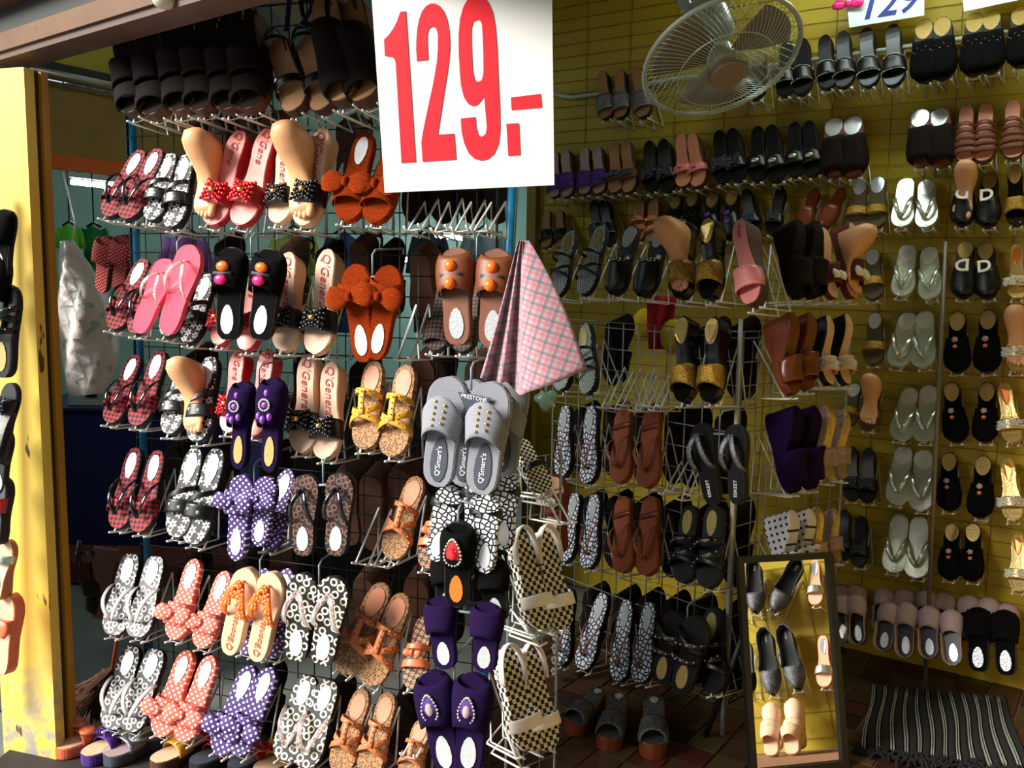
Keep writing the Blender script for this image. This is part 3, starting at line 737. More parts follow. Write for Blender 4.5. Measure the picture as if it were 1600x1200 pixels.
style('black_gold', 'black slipper with gold heel pad', 'slipper', **S())(lambda L: slipper(L, M['black_velvet'], M['black_velvet'], M['sole_black'], M['gold_pad'], .45, .95, .042))
style('black_stud', 'black sandal with gold studs', 'sandal', **S('wide'))(lambda L: [L.sole(M['sole_black']), L.bed(M['black']), L.pad(M['gold_pad'])] + [L.strap(M['black'], a, a + .07, b, b + .07, h=.042, nv=3) for a, b in ((.42, .48), (.56, .72), (.74, .58))] + [studs([L.arch(.15 + .14 * i, .46 + .012 * i, .045) for i in range(6)] + [L.arch(.15 + .14 * i, .6 + .03 * i, .044) for i in range(6)], M['pearl'], .0022)])
style('platform_grey', 'grey glitter platform sandal with brown sole', 'sandal', **S('wide', .02, .055, .03))(lambda L: [L.sole(M['brown_glossy']), L.bed(M['charcoal_glitter']), L.strap(M['charcoal_glitter'], .55, .93, h=.058, b0=.04, b1=-.06, name='upper'), L.pad(M['silver_pad'], .05, .2, .4)])
style('brown_pump', 'dark brown heeled mule', 'mule', **S('round', .03, .05))(lambda L: slipper(L, M['brown_dark'], M['brown_dark'], M['brown_dark'], None, .5, .95, .05))
style('burgundy_bow', 'burgundy mule with pale bow', 'mule', **S('slim', .02, .04))(lambda L: mule(L, M['burgundy'], M['nude'], M['burgundy'], None, .55, .82, .045) + bow(L, M['fur'], .72, .044, .02, .018))
style('wedge_brown', 'red-brown patent wedge mule', 'mule', **S('round', .025, .07))(lambda L: mule(L, M['brown_glossy'], M['brown_glossy'], M['brown_glossy'], None, .55, .85, .045))
style('wedge_fur', 'beige wedge mule with white fur trim', 'mule', **S('slim', .02, .06))(lambda L: mule(L, M['nude'], M['nude'], M['black'], None, .62, .82, .04) + fur(L))
style('wedge_purple', 'purple velvet wedge mule', 'mule', **S('round', .025, .07))(lambda L: mule(L, M['purple_velvet'], M['purple_velvet'], M['purple_velvet'], None, .52, .9, .05))
style('wedge_clear', 'clear gold high-heeled mule', 'mule', **S('slim', .02, .06))(lambda L: mule(L, M['clear'], M['gold_pad'], M['clear'], M['gold_pad'], .58, .82, .04))
style('wedge_dot', 'white wedge mule with black dots', 'mule', **S('round', .025, .07))(lambda L: mule(L, M['dot_white'], M['dot_white'], M['dot_white'], None, .52, .9, .05))
# back wall
style('black_mule', 'black mule with beaded edge band', 'mule', **S('slim', .018, .02))(lambda L: mule(L, M['black'], M['black'], M['sole_black'], None, .58, .80, .036) + [studs([L.arch(.08 + .06 * i, .585, .037) for i in range(15)] + [L.arch(.08 + .06 * i, .80, .037) for i in range(15)], M['silver'], .0025)])
style('black_knot', 'black mule with silver knot', 'mule', **S('slim', .018, .02))(lambda L: mule(L, M['black'], M['black'], M['sole_black'], None, .60, .80, .036) + gems([L.arch(.5, .7, .038) + V((0, 0, .003))], [M['silver']], (.018, .011, .008), 'knot'))
style('black_sparkle', 'black mule with dark sparkling bow', 'mule', **S('slim', .018, .02))(lambda L: mule(L, M['black'], M['black'], M['sole_black'], None, .60, .80, .036) + beaded_bow(L, M['grey_dark']))
style('gold_top', 'black slipper with gold foil pad', 'slipper', **S('round', .02))(lambda L: closed(L, M['black_velvet'], M['black'], M['sole_black'], M['gold_pad'], .38) + [studs([L.arch(.2 + .1 * i, .58 + .05 * (i % 2), .043) for i in range(7)], M['gold'], .002)])
style('tan_sparkle', 'tan mule with sparkling rhinestone band', 'mule', **S('slim', .02, .02))(lambda L: mule(L, M['grey_glitter'], M['tan_pale'], M['sole_black'], None, .58, .86, .038))
style('purple_beads', 'grey mule with purple beaded band', 'mule', **S('slim', .02, .02))(lambda L: mule(L, M['violet'], M['pale_mauve'], M['sole_brown'], None, .58, .86, .036) + [beads_on([L.arch(.1 + .09 * (i % 10), .62 + .07 * (i // 10), .037) for i in range(40)], .004, M['beads_purple'], 'beadwork')])
style('tan_bow', 'tan mule with dark bow', 'mule', **S('slim', .02, .02))(lambda L: mule(L, M['brown'], M['tan_pale'], M['sole_brown'], None, .62, .78, .034) + bow(L, M['grey_dark'], .70, .034, .02, .015))
style('pinktan_bow', 'tan mule with pink jewel band', 'mule', **S('slim', .02, .02))(lambda L: mule(L, M['pink_shoe'], M['tan_bed'], M['sole_brown'], None, .64, .76, .034) + gems([L.arch(.5, .7, .036)], [M['magenta']], (.010, .007, .005)))
style('brown_silver', 'dark brown slipper with silver heel pad', 'slipper', **S('wide'))(lambda L: slipper(L, M['brown_dark'], M['brown'], M['brown'], M['silver_pad'], .36, .97, .042))
style('brown_strappy', 'brown sandal with woven straps', 'sandal', **S('slim'))(lambda L: [L.sole(M['brown']), L.bed(M['tan_bed'])] + [L.strap(M['brown'], .40 + .1 * i, .48 + .1 * i, h=.04 - .002 * i, nv=3) for i in range(5)])
style('tan_flat', 'tan flat with black toe band', 'sandal', **S('slim'))(lambda L: mule(L, M['black'], M['tan_pale'], M['sole_brown'], None, .62, .82, .034))
style('purple_two', 'black slipper with two purple gems', 'slipper', **S())(lambda L: closed(L, M['black'], M['black'], M['sole_black'], M['gold_pad']) + gems([L.arch(.5, .58, .044) + V((0, 0, .003)), L.arch(.5, .72, .04) + V((0, 0, .003))], [M['beads_purple']] * 2, (.014, .012, .006)))
style('tan_buckle', 'tan sandal with gold buckles', 'sandal', **S())(lambda L: [L.sole(M['brown']), L.bed(M['tan_pale']), L.pad(M['gold_pad']), L.strap(M['tan_strap'], .5, .6, h=.04), L.strap(M['tan_strap'], .7, .8, h=.036)] + gems([L.arch(.6, .55, .042), L.arch(.6, .75, .038)], [M['gold']] * 2, (.012, .009, .005), 'buckle'))
style('brown_patent', 'glossy brown patent mule', 'mule', **S('point'))(lambda L: closed(L, M['brown_glossy'], M['brown_glossy'], M['sole_brown'], None, .42))
style('olive_band', 'olive mule with gold band and silver pad', 'mule', **S())(lambda L: mule(L, M['gold_glitter'], M['olive'], M['olive'], M['silver_pad'], .62, .76, .036))
style('silver_thong', 'silver foil thong sandal', 'sandal', **S('wide', .02))(thongs(M['silver'], M['silver'], M['silver_pad'], M['silver'], .028, .008))
style('black_D', 'black mule with pale letter D buckle', 'mule', **S())(lambda L: closed(L, M['black'], M['black'], M['sole_black'], M['gold_pad'], .46) + D_buckle(L, .56, .044))
style('black_flower', 'black slipper with dark flower and gold pad', 'slipper', **S())(lambda L: closed(L, M['black_velvet'], M['black_velvet'], M['sole_black'], M['gold_pad'], .44) + flower_cluster(L, M['pale_mauve'], [(.5, .56, .8)], .046) + flower_cluster(L, M['coral'], [(.5, .66, .6)], .044))
style('gold_fur', 'gold mule with white fur trim', 'mule', **S('slim', .02, .02))(lambda L: mule(L, M['gold_pad'], M['gold_pad'], M['gold'], M['orange_pad'], .64, .80, .036) + fur(L))
style('mauve_slip', 'pale mauve closed slipper with black lining', 'slipper', **S('round', .028))(lambda L: closed(L, M['pale_mauve'], M['black'], M['brown_glossy'], M['silver_pad'], .50, .05, .10) + [L.wall(M['pale_mauve'], .034, .56)])
style('pump', 'grey glitter pump with black lining', 'pump', **S('point', .02, .02))(lambda L: [L.sole(M['sole_black']), L.bed(M['black'])] + [L.strap(M['charcoal_glitter'], .62, .99, h=.04, b0=.04, name='toe_cap'), L.wall(M['charcoal_glitter'], .026)] + [logo(L, 'EDW', .012, M['text_white'], .14)])
style('beige_slip', 'pale beige closed slipper', 'slipper', **S('wide', .03))(lambda L: closed(L, M['pale_bed'], M['nude'], M['pale_bed'], None, .40, .055))
style('jewel_mule', 'pale mule with jewelled strap', 'mule', **S('slim', .02, .02))(lambda L: mule(L, M['silver'], M['nude'], M['tan_strap'], M['silver_pad'], .62, .76, .036))
style('brown_jewel', 'brown ballerina with round jewel buckle', 'flat', **S())(lambda L: closed(L, M['brown_dark'], M['grey_dark'], M['sole_black'], None, .6) + gems([L.arch(.5, .72, .04) + V((0, 0, .004))], [M['burgundy']], (.012, .012, .006)) + [beads_on([L.arch(.5, .72, .04) + V((math.cos(a) * .014, math.sin(a) * .014, .004)) for a in [2 * pi * k / 12 for k in range(12)]], .003, M['silver'], 'jewel_ring')])
# floor boxes
style('bow_orange', 'nude mule with orange bow and coral sole', 'mule', **S('round', .034))(lambda L: mule(L, M['coral'], M['nude'], M['coral'], None, .55, .72, .03) + bow(L, M['coral'], .64, .036, .034, .03))
style('bow_violet', 'nude mule with violet beaded bow', 'mule', **S('round', .034))(lambda L: mule(L, M['violet'], M['pale_bed'], M['violet'], None, .55, .72, .03) + beaded_bow(L, M['beads_purple'], .64))
style('bow_grey', 'grey mule with grey glitter bow', 'mule', **S('wide', .034))(lambda L: mule(L, M['grey_glitter'], M['pale_mauve'], M['grey_dark'], None, .5, .76, .036) + bow(L, M['grey_glitter'], .63, .038, .042, .034, M['gold']))
style('bow_red', 'dark mule with crimson bow', 'mule', **S('round', .034))(lambda L: mule(L, M['red_leather'], M['grey_dark'], M['sole_black'], None, .5, .72, .034) + bow(L, M['beads_red'], .62, .036, .038, .03, M['gold']))
style('bow_mustard', 'dark mule with mustard bow', 'mule', **S('round', .034))(lambda L: mule(L, M['yellow_strap'], M['pale_bed'], M['sole_brown'], None, .5, .72, .034) + bow(L, M['yellow_strap'], .62, .036, .03, .024, M['gold']))

_cache = {}
BIGPAD = {'gold_top', 'brown_silver', 'olive_band', 'purple_two', 'black_flower', 'black_D', 'black_chain', 'gold_band', 'silver_thong'}
def shoe_meshes(name, side):
    k = (name, side)
    if k not in _cache:
        desc, cat, geo, fn = ST[name]
        L = Last(geo['shape'], side, geo['h'], geo['wedge'], geo['plat'])
        L.big = name in BIGPAD
        _cache[k] = fn(L)
    return _cache[k]

LABELS = {}
SUB = {'clasp': ('bow', 'beaded_bow'), 'flower_bead': ('flower',), 'bead_border': ('jewel_base',), 'gem': ('jewel_base',), 'heel_pad': ('insole',), 'toe_post': ('strap',), 'logo': ('insole',), 'studs': ('strap',), 'jewel_ring': ('gem',)}
NAMES = {}
def frame(Hp, Tp, nv_):
    y = (Tp - Hp); ln = y.length; y.normalize(); z = nv_ - y * nv_.dot(y)
    z.normalize(); x = y.cross(z); return x, y, z, ln
def shoe(stl, Hp, Tp, nv_, label, group, side=1, smin=.86, smax=1.12):
    """Hp, Tp: points at the sole under heel and toe."""
    desc, cat, geo, fn = ST[stl]
    x, y, z, ln = frame(Hp, Tp, nv_)
    o = empty(cat if ' ' not in cat else cat.replace(' ', '_'), Hp)
    sy = ln / SL; sx = min(max(sy, smin), smax)
    mm = Matrix((( x.x * sx, y.x * sy, z.x * sx, Hp.x), (x.y * sx, y.y * sy, z.y * sx, Hp.y), (x.z * sx, y.z * sy, z.z * sx, Hp.z), (0, 0, 0, 1)))
    o.matrix_world = mm
    made = {}
    for pn, me, kd in shoe_meshes(stl, side):
        par = next((made[q] for q in SUB.get(pn, ()) if q in made), o)
        c = put(pn, me, par); made[pn] = c
        if kd: c['kind'] = kd
    tag(o, label, cat, group)
    LABELS.setdefault(label, []).append((o, group))
    return o, x, y, z, sx, ln

def shoe_hook(Hp, Tp, x, y, z, pln, label, group, mat, sx=1.0, offn=None):
    p0, n, d = pln
    def on(q): return q - n * ((q - p0).dot(n)) + n * .006
    hw = x * .019 * sx
    if hw.dot(d) < 0: hw = -hw
    base_ = Tp + y * .006 - z * .004; mid_ = Hp + (Tp - Hp) * .25 - z * .004
    tip = base_ + z * .022 + y * .006
    def low(q): r = on(q); r.z = q.z - .012; return r
    pts = []
    A = lambda s: (tip + hw * s, base_ + hw * s, low(base_ + hw * s), on(mid_ + hw * s))
    a, b = A(-1), A(1)
    pts = [a[0], a[1], a[2], a[3], a[1] + z * .001, b[1] + z * .001, b[3], b[2], b[1], b[0]]
    me = MB().tube(pts, .0033, 5)
    o = me.obj('shoe_hook', mat); o.location = (0, 0, 0)
    tag(o, label, 'hook', group); return o

ROWN = {0: 'top', 1: 'first', 2: 'second', 3: 'third', 4: 'fourth', 5: 'fifth', 6: 'sixth', 7: 'seventh', 8: 'eighth'}
def uniq(label, o):
    pass
HOOKGROUP = {}
def place(pln, stl, pairs, rowtxt, racktxt, where='', hung=False, oh=.03, ot=.135, hook=True, nv=None, hmat=None, group=None, mir=None, lift=0.0, single=False):
    p0, n, d = pln; desc = ST[stl][0]; nn = nv or n; res = []
    k = len(pairs)
    for i, (hx, hy, tx, ty) in enumerate(pairs):
        if mir:
            (ro, rd), (ro2, rd2) = mir(hx, hy), mir(tx, ty)
            A_ = hit(0, 0, p0, n, oh, ro, rd); B_ = hit(0, 0, p0, n, ot, ro2, rd2)
        else:
            A_ = hit(hx, hy, p0, n, oh); B_ = hit(tx, ty, p0, n, ot)
        if hung: Hp, Tp = B_, A_          # given toe first
        else: Hp, Tp = A_, B_
        side = 1 if (i % 2 == 0) == hung else -1
        sw = ('left ' if i == 0 else 'right ') if k == 2 else ('' if k == 1 else ['leftmost ', 'second ', 'third ', 'fourth ', 'fifth ', 'sixth '][i])
        lab = (sw + desc + (' hung up' if hung else '') + ', ' + rowtxt + ' ' + racktxt + (' ' + where if where else '')).strip()
        o, x, y, z, sx, ln = shoe(stl, Hp, Tp, nn, lab, group or ('shoes ' + racktxt), side)
        res.append((o, Hp, Tp, x, y, z))
        if hook and not hung:
            shoe_hook(Hp, Tp, x, y, z, pln, 'hook under ' + lab.split(',')[0] + ', ' + rowtxt + ' ' + racktxt + (' ' + where if where and len((lab + where).split()) < 13 else ''), 'wire hooks ' + racktxt, hmat or M['white_hook'], sx)
    if hung:
        tops = [r[2] - r[4] * .03 + r[5] * .012 for r in res]
        if len(tops) == 1: tops = [tops[0] - res[0][3] * .035, tops[0] + res[0][3] * .035]
        c = (tops[0] + tops[-1]) / 2; t = empty('shoe_hanger', c)
        MB().tube([tops[0] - c, tops[-1] - c], .004, 6).obj('bar', M['mint_clip'], t)
        up = c - n * 0 + Z * .055
        wl = up - n * (max(0.02, (up - p0).dot(n)) - .004) + Z * .02
        MB().tube([V((0, 0, 0)), up - c, up - c + Z * .012 - n * .015, wl - c, wl - c - Z * .015], .0028, 6).obj('hook', M['mint_clip'], t)
        tag(t, 'hanger of ' + desc + ', ' + rowtxt + ' ' + racktxt + (' ' + where if where else ''), 'hanger', 'plastic shoe hangers')
    return res

# ------------------------------------------------------------------ shoes on the tall left rack
LRT = 'on tall rack'
def LR(row, stl, pairs, where='', hung=False, **kw):
    if hung:
        kw.setdefault('oh', .17); kw.setdefault('ot', .19)
    return place(P_LR, stl, pairs, ROWN[row] + ' row', LRT, where, hung, **kw)
# top row
LR(0, 'dark_wedge', [(228, 72, 216, 186), (266, 62, 254, 188)], 'by blue pole', oh=.04, ot=.15)
LR(0, 'dark_wedge', [(304, 48, 292, 184), (340, 42, 328, 182)], 'under lintel', oh=.04, ot=.15)
LR(0, 'dark_wedge', [(376, 44, 366, 182), (410, 42, 402, 180)], 'before card', oh=.04, ot=.15)
LR(0, 'beige_wedge', [(458, 84, 470, 182), (502, 80, 518, 178)], oh=.04, ot=.14)
LR(0, 'dark_plain', [(538, 26, 546, 170), (578, 40, 584, 168)], 'beside the price sign', oh=.05, ot=.2)
# row 1
LR(1, 'gingham_red', [(227, 240, 170, 343), (254, 238, 202, 348)])
LR(1, 'flower_bw', [(274, 245, 240, 350), (299, 246, 277, 360)])
LR(1, 'red_bow', [(393, 220, 331, 356), (436, 217, 380, 358)])
LR(1, 'black_bow', [(463, 235, 437, 354), (520, 217, 480, 358)])
LR(1, 'knit', [(577, 212, 543, 350), (624, 216, 590, 353)])
# row 2
LR(2, 'gingham_red', [(232, 409, 179, 518), (256, 412, 218, 526)])
LR(2, 'flower_bw', [(306, 425, 262, 530), (332, 432, 300, 540)])
LR(2, 'red_bow', [(371, 430, 345, 543), (412, 430, 392, 551)])
LR(2, 'black_bow', [(468, 407, 447, 552), (528, 402, 500, 557)])
LR(2, 'gingham_brown', [(704, 440, 680, 552), (742, 440, 727, 554)])
LR(2, 'pink_jelly', [(268, 405, 220, 520), (309, 385, 264, 522)], hung=True)
LR(2, 'gem_black', [(366, 387, 362, 532), (432, 390, 410, 532)], hung=True)
LR(2, 'knit', [(556, 414, 574, 566), (617, 416, 590, 562)], hung=True)
LR(2, 'brown_ball', [(713, 388, 720, 540), (784, 390, 771, 544)], hung=True)
# row 3
LR(3, 'gingham_red', [(219, 558, 174, 664), (258, 551, 219, 669)])
LR(3, 'flower_bw', [(297, 564, 268, 682), (336, 560, 316, 693)])
LR(3, 'red_bow', [(389, 556, 360, 679), (434, 556, 402, 685)])
LR(3, 'black_bow', [(498, 563, 473, 710), (533, 575, 513, 720)])
LR(3, 'leopard_yellow', [(590, 568, 572, 705), (640, 574, 618, 717)])
LR(3, 'purple_gem', [(385, 595, 378, 732), (436, 590, 426, 737)], hung=True)
LR(3, 'grey_weave', [(742, 592, 727, 757), (806, 584, 786, 742)], 'behind', hung=True, oh=.15, ot=.15)
LR(3, 'grey_weave', [(706, 587, 688, 758), (777, 596, 755, 770)], 'in front', hung=True, oh=.24, ot=.25)
_p = [hit(a, b, P_LR[0], P_LR[1], .275) for a, b in ((716, 612), (768, 622), (750, 648), (730, 644))]
tgs = empty('size_tag', _p[0]); _n = P_LR[1]
MB().loft([[p - _p[0] for p in _p], [p - _p[0] + _n * .003 for p in _p]]).obj('tag_plate', M['grey_dark'], tgs, False)
_m = put('lettering', text_mesh('PRESTONE', .0135, M['text_white']), tgs)
_x = (_p[1] - _p[0]).normalized(); _m.matrix_local = flat_frame((_p[0] * .42 + _p[1] * .42 + _p[2] * .08 + _p[3] * .08) - _p[0] + _n * .004, _x, (_n - _x * _n.dot(_x)).normalized())
tag(tgs, 'dark hanger tag with white lettering between the front grey slides', 'tag')
# row 4
LR(4, 'gingham_red', [(219, 702, 187, 828), (254, 706, 224, 834)])
LR(4, 'flower_bw', [(313, 702, 278, 842), (347, 702, 308, 853)])
LR(4, 'dot_purple', [(456, 736, 420, 860)])
LR(4, 'ring_brown', [(481, 740, 478, 867), (539, 738, 528, 867)], hung=True)
LR(4, 'leopard_tan', [(656, 747, 611, 875)])
LR(4, 'dot_purple', [(383, 740, 374, 874), (424, 744, 408, 852)], hung=True)
LR(4, 'coral_bow', [(700, 775, 668, 892)])
LR(4, 'pebble', [(706, 758, 682, 875), (766, 772, 760, 894)], 'in front', hung=True, oh=.22, ot=.24)
LR(4, 'pebble', [(748, 740, 742, 860), (794, 736, 790, 858)], 'behind', hung=True, oh=.12, ot=.12)
LR(4, 'black_red_gem', [(719, 812, 717, 945)], hung=True, oh=.25, ot=.24)
# row 5
LR(5, 'ring_white', [(213, 866, 180, 994), (251, 870, 220, 998)])
LR(5, 'dot_coral', [(311, 875, 274, 1000), (358, 894, 318, 1014)])
LR(5, 'dot_purple', [(420, 890, 385, 1022), (455, 890, 425, 1030)])
LR(5, 'cork_orange', [(393, 885, 364, 1019), (436, 893, 406, 1029)], hung=True)
LR(5, 'ring_cream', [(478, 893, 467, 1030), (532, 900, 506, 1036)], hung=True)
LR(5, 'leopard_tan', [(604, 912, 537, 1051), (634, 928, 579, 1072)])
LR(5, 'coral_bow', [(668, 965, 645, 1079)])
LR(5, 'black_velvet', [(700, 862, 704, 960), (772, 868, 779, 971)], hung=True, oh=.20, ot=.22)
LR(5, 'purple_velvet', [(688, 930, 700, 1043), (768, 940, 758, 1048)], hung=True, oh=.23, ot=.25)
# row 6
LR(6, 'ring_white', [(214, 1009, 176, 1140), (252, 1014, 207, 1144)])
LR(6, 'dot_coral', [(300, 1017, 251, 1150), (336, 1025, 290, 1159)])
LR(6, 'dot_purple', [(398, 1040, 344, 1178), (428, 1043, 375, 1180)])
LR(6, 'ring_cream', [(488, 1055, 444, 1188), (520, 1062, 478, 1200)])
LR(6, 'leopard_tan', [(572, 1077, 529, 1208), (612, 1082, 577, 1215)], 'as pair')
LR(6, 'leopard_tan', [(664, 1127, 637, 1225)], 'beside purple velvet')
LR(6, 'purple_tear', [(676, 1045, 706, 1205), (748, 1050, 734, 1205)], hung=True, oh=.24, ot=.26)
# checkered sandals on the side panel
SRT = 'on side panel'
place(P_SR, 'checker_black', [(808, 690, 846, 772)], 'upper row', SRT, oh=.02, ot=.11)
place(P_SR, 'checker_white', [(800, 835, 838, 985), (836, 833, 872, 985)], 'middle row', SRT, oh=.02, ot=.13)
place(P_SR, 'checker_white', [(778, 1016, 822, 1174), (812, 1014, 850, 1172)], 'lower row', SRT, oh=.02, ot=.13)
# empty hooks on the tall rack
def empty_hook(pln, hx, hy, tx, ty, label, grp, oh=.02, ot=.14):
    p0, n, d = pln; A_, B_ = hit(hx, hy, p0, n, oh), hit(tx, ty, p0, n, ot); x, y, z, ln = frame(A_, B_, n)
    return shoe_hook(A_, B_, x, y, z, pln, label, grp, M['white_hook'])
for i, (a, b, c, d_) in enumerate([(668, 295, 648, 356), (705, 295, 690, 358), (742, 296, 722, 358), (775, 298, 752, 358), (655, 450, 632, 558), (598, 775, 566, 878), (628, 790, 596, 882), (668, 1120, 640, 1180)]):
    empty_hook(P_LR, a, b, c, d_, 'empty white wire hook ' + ['below the price sign', 'between knit and brown slippers', 'beside a tan leopard sandal', 'near the purple velvet slippers'][0 if i < 4 else (1 if i == 4 else (2 if i < 7 else 3))] + ' on tall rack', 'empty hooks on the tall rack')
for i, (a, b, c, d_) in enumerate([(838, 720, 858, 782), (846, 722, 884, 815), (812, 950, 838, 1000), (800, 1130, 812, 1190)]):
    empty_hook(P_SR, a, b, c, d_, 'empty wire hook between the checkered sandals on the side panel', 'empty hooks on the side panel', .01, .13)
# far side of the tall rack
P_LB = (LA - P_LR[1] * .004, -P_LR[1], P_LR[2])
def LBK(row, stl, pairs, where=''):
    for i, (hx, hy, tx, ty) in enumerate(pairs):
        A_, B_ = hit(hx, hy, P_LR[0], P_LR[1], -.04), hit(tx, ty, P_LR[0], P_LR[1], -.15)
        desc = ST[stl][0]
        shoe(stl, A_, B_, -P_LR[1], desc + ', far side of the tall rack, ' + ROWN[row] + ' row' + where, 'shoes on the far side of the tall rack', 1)
LBK(1, 'beige_wedge', [(300, 195, 292, 300), (340, 190, 334, 300), (385, 185, 380, 300), (420, 185, 418, 300), (540, 190, 545, 310)])
LBK(1, 'brown_pump', [(640, 240, 645, 350), (680, 235, 690, 350), (725, 235, 735, 350), (765, 240, 775, 350)])
for i, (hx, hy, tx, ty) in enumerate([(163, 455, 172, 368), (190, 457, 199, 366)]):
    shoe('dot_red', hit(hx, hy, P_LR[0], P_LR[1], -.09), hit(tx, ty, P_LR[0], P_LR[1], -.05), P_LR[1], ['left', 'right'][i] + ' red dotted slipper half hidden behind the left blue pole', 'shoes on the far side of the tall rack', 1)
LBK(2, 'beige_wedge', [(655, 395, 660, 500), (450, 385, 455, 480), (560, 380, 566, 470)])
LBK(2, 'brown_pump', [(345, 380, 350, 480), (505, 390, 510, 500), (600, 390, 600, 500)])
LBK(3, 'brown_pump', [(470, 560, 475, 660), (560, 570, 560, 680), (300, 555, 300, 650), (680, 560, 680, 680)])
LBK(3, 'beige_wedge', [(660, 560, 662, 670), (745, 565, 745, 680)])
LBK(4, 'beige_wedge', [(580, 745, 578, 860), (625, 735, 622, 850), (540, 735, 536, 850)])
LBK(4, 'brown_pump', [(340, 700, 340, 810), (420, 710, 420, 820), (660, 760, 660, 870), (270, 700, 270, 810)])
LBK(5, 'brown_pump', [(290, 880, 290, 980), (380, 880, 380, 990), (460, 890, 460, 1000), (690, 900, 690, 1010)])
LBK(5, 'beige_wedge', [(570, 905, 566, 1010), (650, 905, 648, 1010)])
LBK(6, 'brown_pump', [(410, 1060, 405, 1150), (520, 1080, 515, 1180), (630, 1090, 625, 1190), (710, 1090, 705, 1190), (290, 1040, 285, 1120)])

# ------------------------------------------------------------------ white wire rack
WT = 'on white rack'
def WR(row, stl, pairs, where='', hung=False, **kw):
    if hung: kw.setdefault('oh', .16); kw.setdefault('ot', .18)
    return place(P_WR, stl, pairs, ROWN[row] + ' row', WT, where, hung, **kw)
WR(1, 'glad_check', [(898, 364, 874, 466), (946, 356, 918, 464)])
WR(1, 'black_chain', [(995, 356, 963, 464), (1042, 355, 1011, 467)])
WR(1, 'gold_band', [(1082, 352, 1070, 471), (1126, 352, 1117, 471)])
WR(1, 'pink_mule', [(1178, 356, 1184, 482)])
WR(2, 'glad_check', [(884, 512, 884, 613), (920, 509, 928, 616)])
WR(2, 'black_gold', [(1087, 504, 1072, 632), (1134, 506, 1116, 632)]) if False else WR(2, 'gold_band', [(1087, 504, 1072, 632), (1134, 506, 1116, 632)])
WR(3, 'pebble_blue', [(890, 636, 884, 748), (930, 636, 927, 757)])
WR(3, 'brown_thong', [(980, 641, 973, 757), (1024, 641, 1018, 764)])
WR(3, 'grey_thong', [(1098, 662, 1121, 788), (1156, 663, 1158, 788)], hung=True)
WR(4, 'pebble_blue', [(906, 772, 886, 880), (936, 774, 926, 890)])
WR(4, 'brown_thong', [(979, 778, 978, 897), (1022, 778, 1018, 901)])
WR(4, 'black_stud', [(1084, 792, 1071, 913), (1122, 792, 1113, 921)])
WR(5, 'pebble_blue', [(895, 920, 881, 1042), (950, 928, 915, 1048), (987, 938, 970, 1066), (1022, 942, 1007, 1069)])
WR(5, 'black_stud', [(1062, 955, 1036, 1066), (1100, 965, 1066, 1080)], hung=True)
WR(5, 'black_stud', [(1120, 950, 1118, 1085)], 'beside mirror')
for i, (a, b, c, d_) in enumerate([(960, 560, 945, 632), (985, 562, 966, 634), (1004, 564, 996, 636), (1022, 566, 1006, 636), (1042, 566, 1026, 636), (1062, 705, 1042, 768), (1080, 710, 1070, 775)]):
    empty_hook(P_WR, a, b, c, d_, 'empty wire hook on the white rack ' + ('in its second row' if i < 5 else 'beside the hung grey thong sandals'), 'empty hooks on the white rack')
WS = 'on white rack side'
def WRS(row, stl, pairs, where='', **kw):
    return place(P_WS, stl, pairs, ROWN[row] + ' row', WS, where, **kw)
WRS(1, 'brown_pump', [(1212, 360, 1240, 470), (1240, 362, 1264, 470)])
WRS(1, 'burgundy_bow', [(1262, 368, 1296, 470), (1302, 360, 1326, 470)])
WRS(2, 'wedge_brown', [(1196, 506, 1232, 620), (1226, 506, 1258, 612)])
WRS(2, 'wedge_fur', [(1262, 506, 1290, 604), (1290, 504, 1318, 604)])
WRS(3, 'wedge_purple', [(1200, 648, 1234, 772), (1230, 648, 1264, 766)])
WRS(3, 'wedge_clear', [(1262, 645, 1290, 754), (1288, 650, 1312, 750)])
WRS(4, 'wedge_dot', [(1198, 808, 1230, 925), (1228, 806, 1256, 912)])
WRS(4, 'wedge_clear', [(1250, 802, 1282, 892), (1276, 806, 1306, 880)])
def WBK(row, stl, pairs):
    for i, (hx, hy, tx, ty) in enumerate(pairs):
        A_, B_ = hit(hx, hy, P_WR[0], P_WR[1], -.04), hit(tx, ty, P_WR[0], P_WR[1], -.15)
        shoe(stl, A_, B_, -P_WR[1], ST[stl][0] + ' seen through the white rack, ' + ROWN[row] + ' row', 'shoes on the far side of the white rack', 1)
WBK(2, 'brown_pump', [(955, 505, 950, 600), (1105, 510, 1100, 620), (1150, 510, 1148, 625)])
WBK(3, 'brown_pump', [(905, 640, 900, 735), (952, 640, 948, 740), (1000, 645, 996, 750), (1050, 645, 1046, 755), (1075, 650, 1072, 760), (1128, 650, 1126, 770)])
WBK(4, 'brown_pump', [(916, 780, 910, 880), (956, 780, 952, 885), (1000, 785, 996, 890), (1045, 790, 1042, 900), (1100, 795, 1098, 905), (1142, 795, 1140, 915)])
WBK(5, 'brown_pump', [(920, 925, 915, 1020), (968, 930, 962, 1040), (1005, 935, 1000, 1050), (1045, 940, 1042, 1060), (1085, 945, 1082, 1065), (1140, 950, 1138, 1080)])
# platform sandals on the floor by the white rack
def floor_shoe(stl, hx, hy, tx, ty, label, group, z0=0.0045, zh=None, side=1):
    return shoe(stl, flo(hx, hy, z0 if zh is None else zh), flo(tx, ty, z0), Z, label, group, side, .9, 1.05)
for i, (a, b, c, d_) in enumerate([(938, 1118, 893, 1150), (968, 1125, 950, 1176), (1020, 1132, 1022, 1188)]):
    floor_shoe('platform_grey', a, b, c, d_, ['leftmost', 'middle', 'rightmost'][i] + ' grey glitter platform sandal on the floor under white rack', 'platform sandals on the floor', .006)

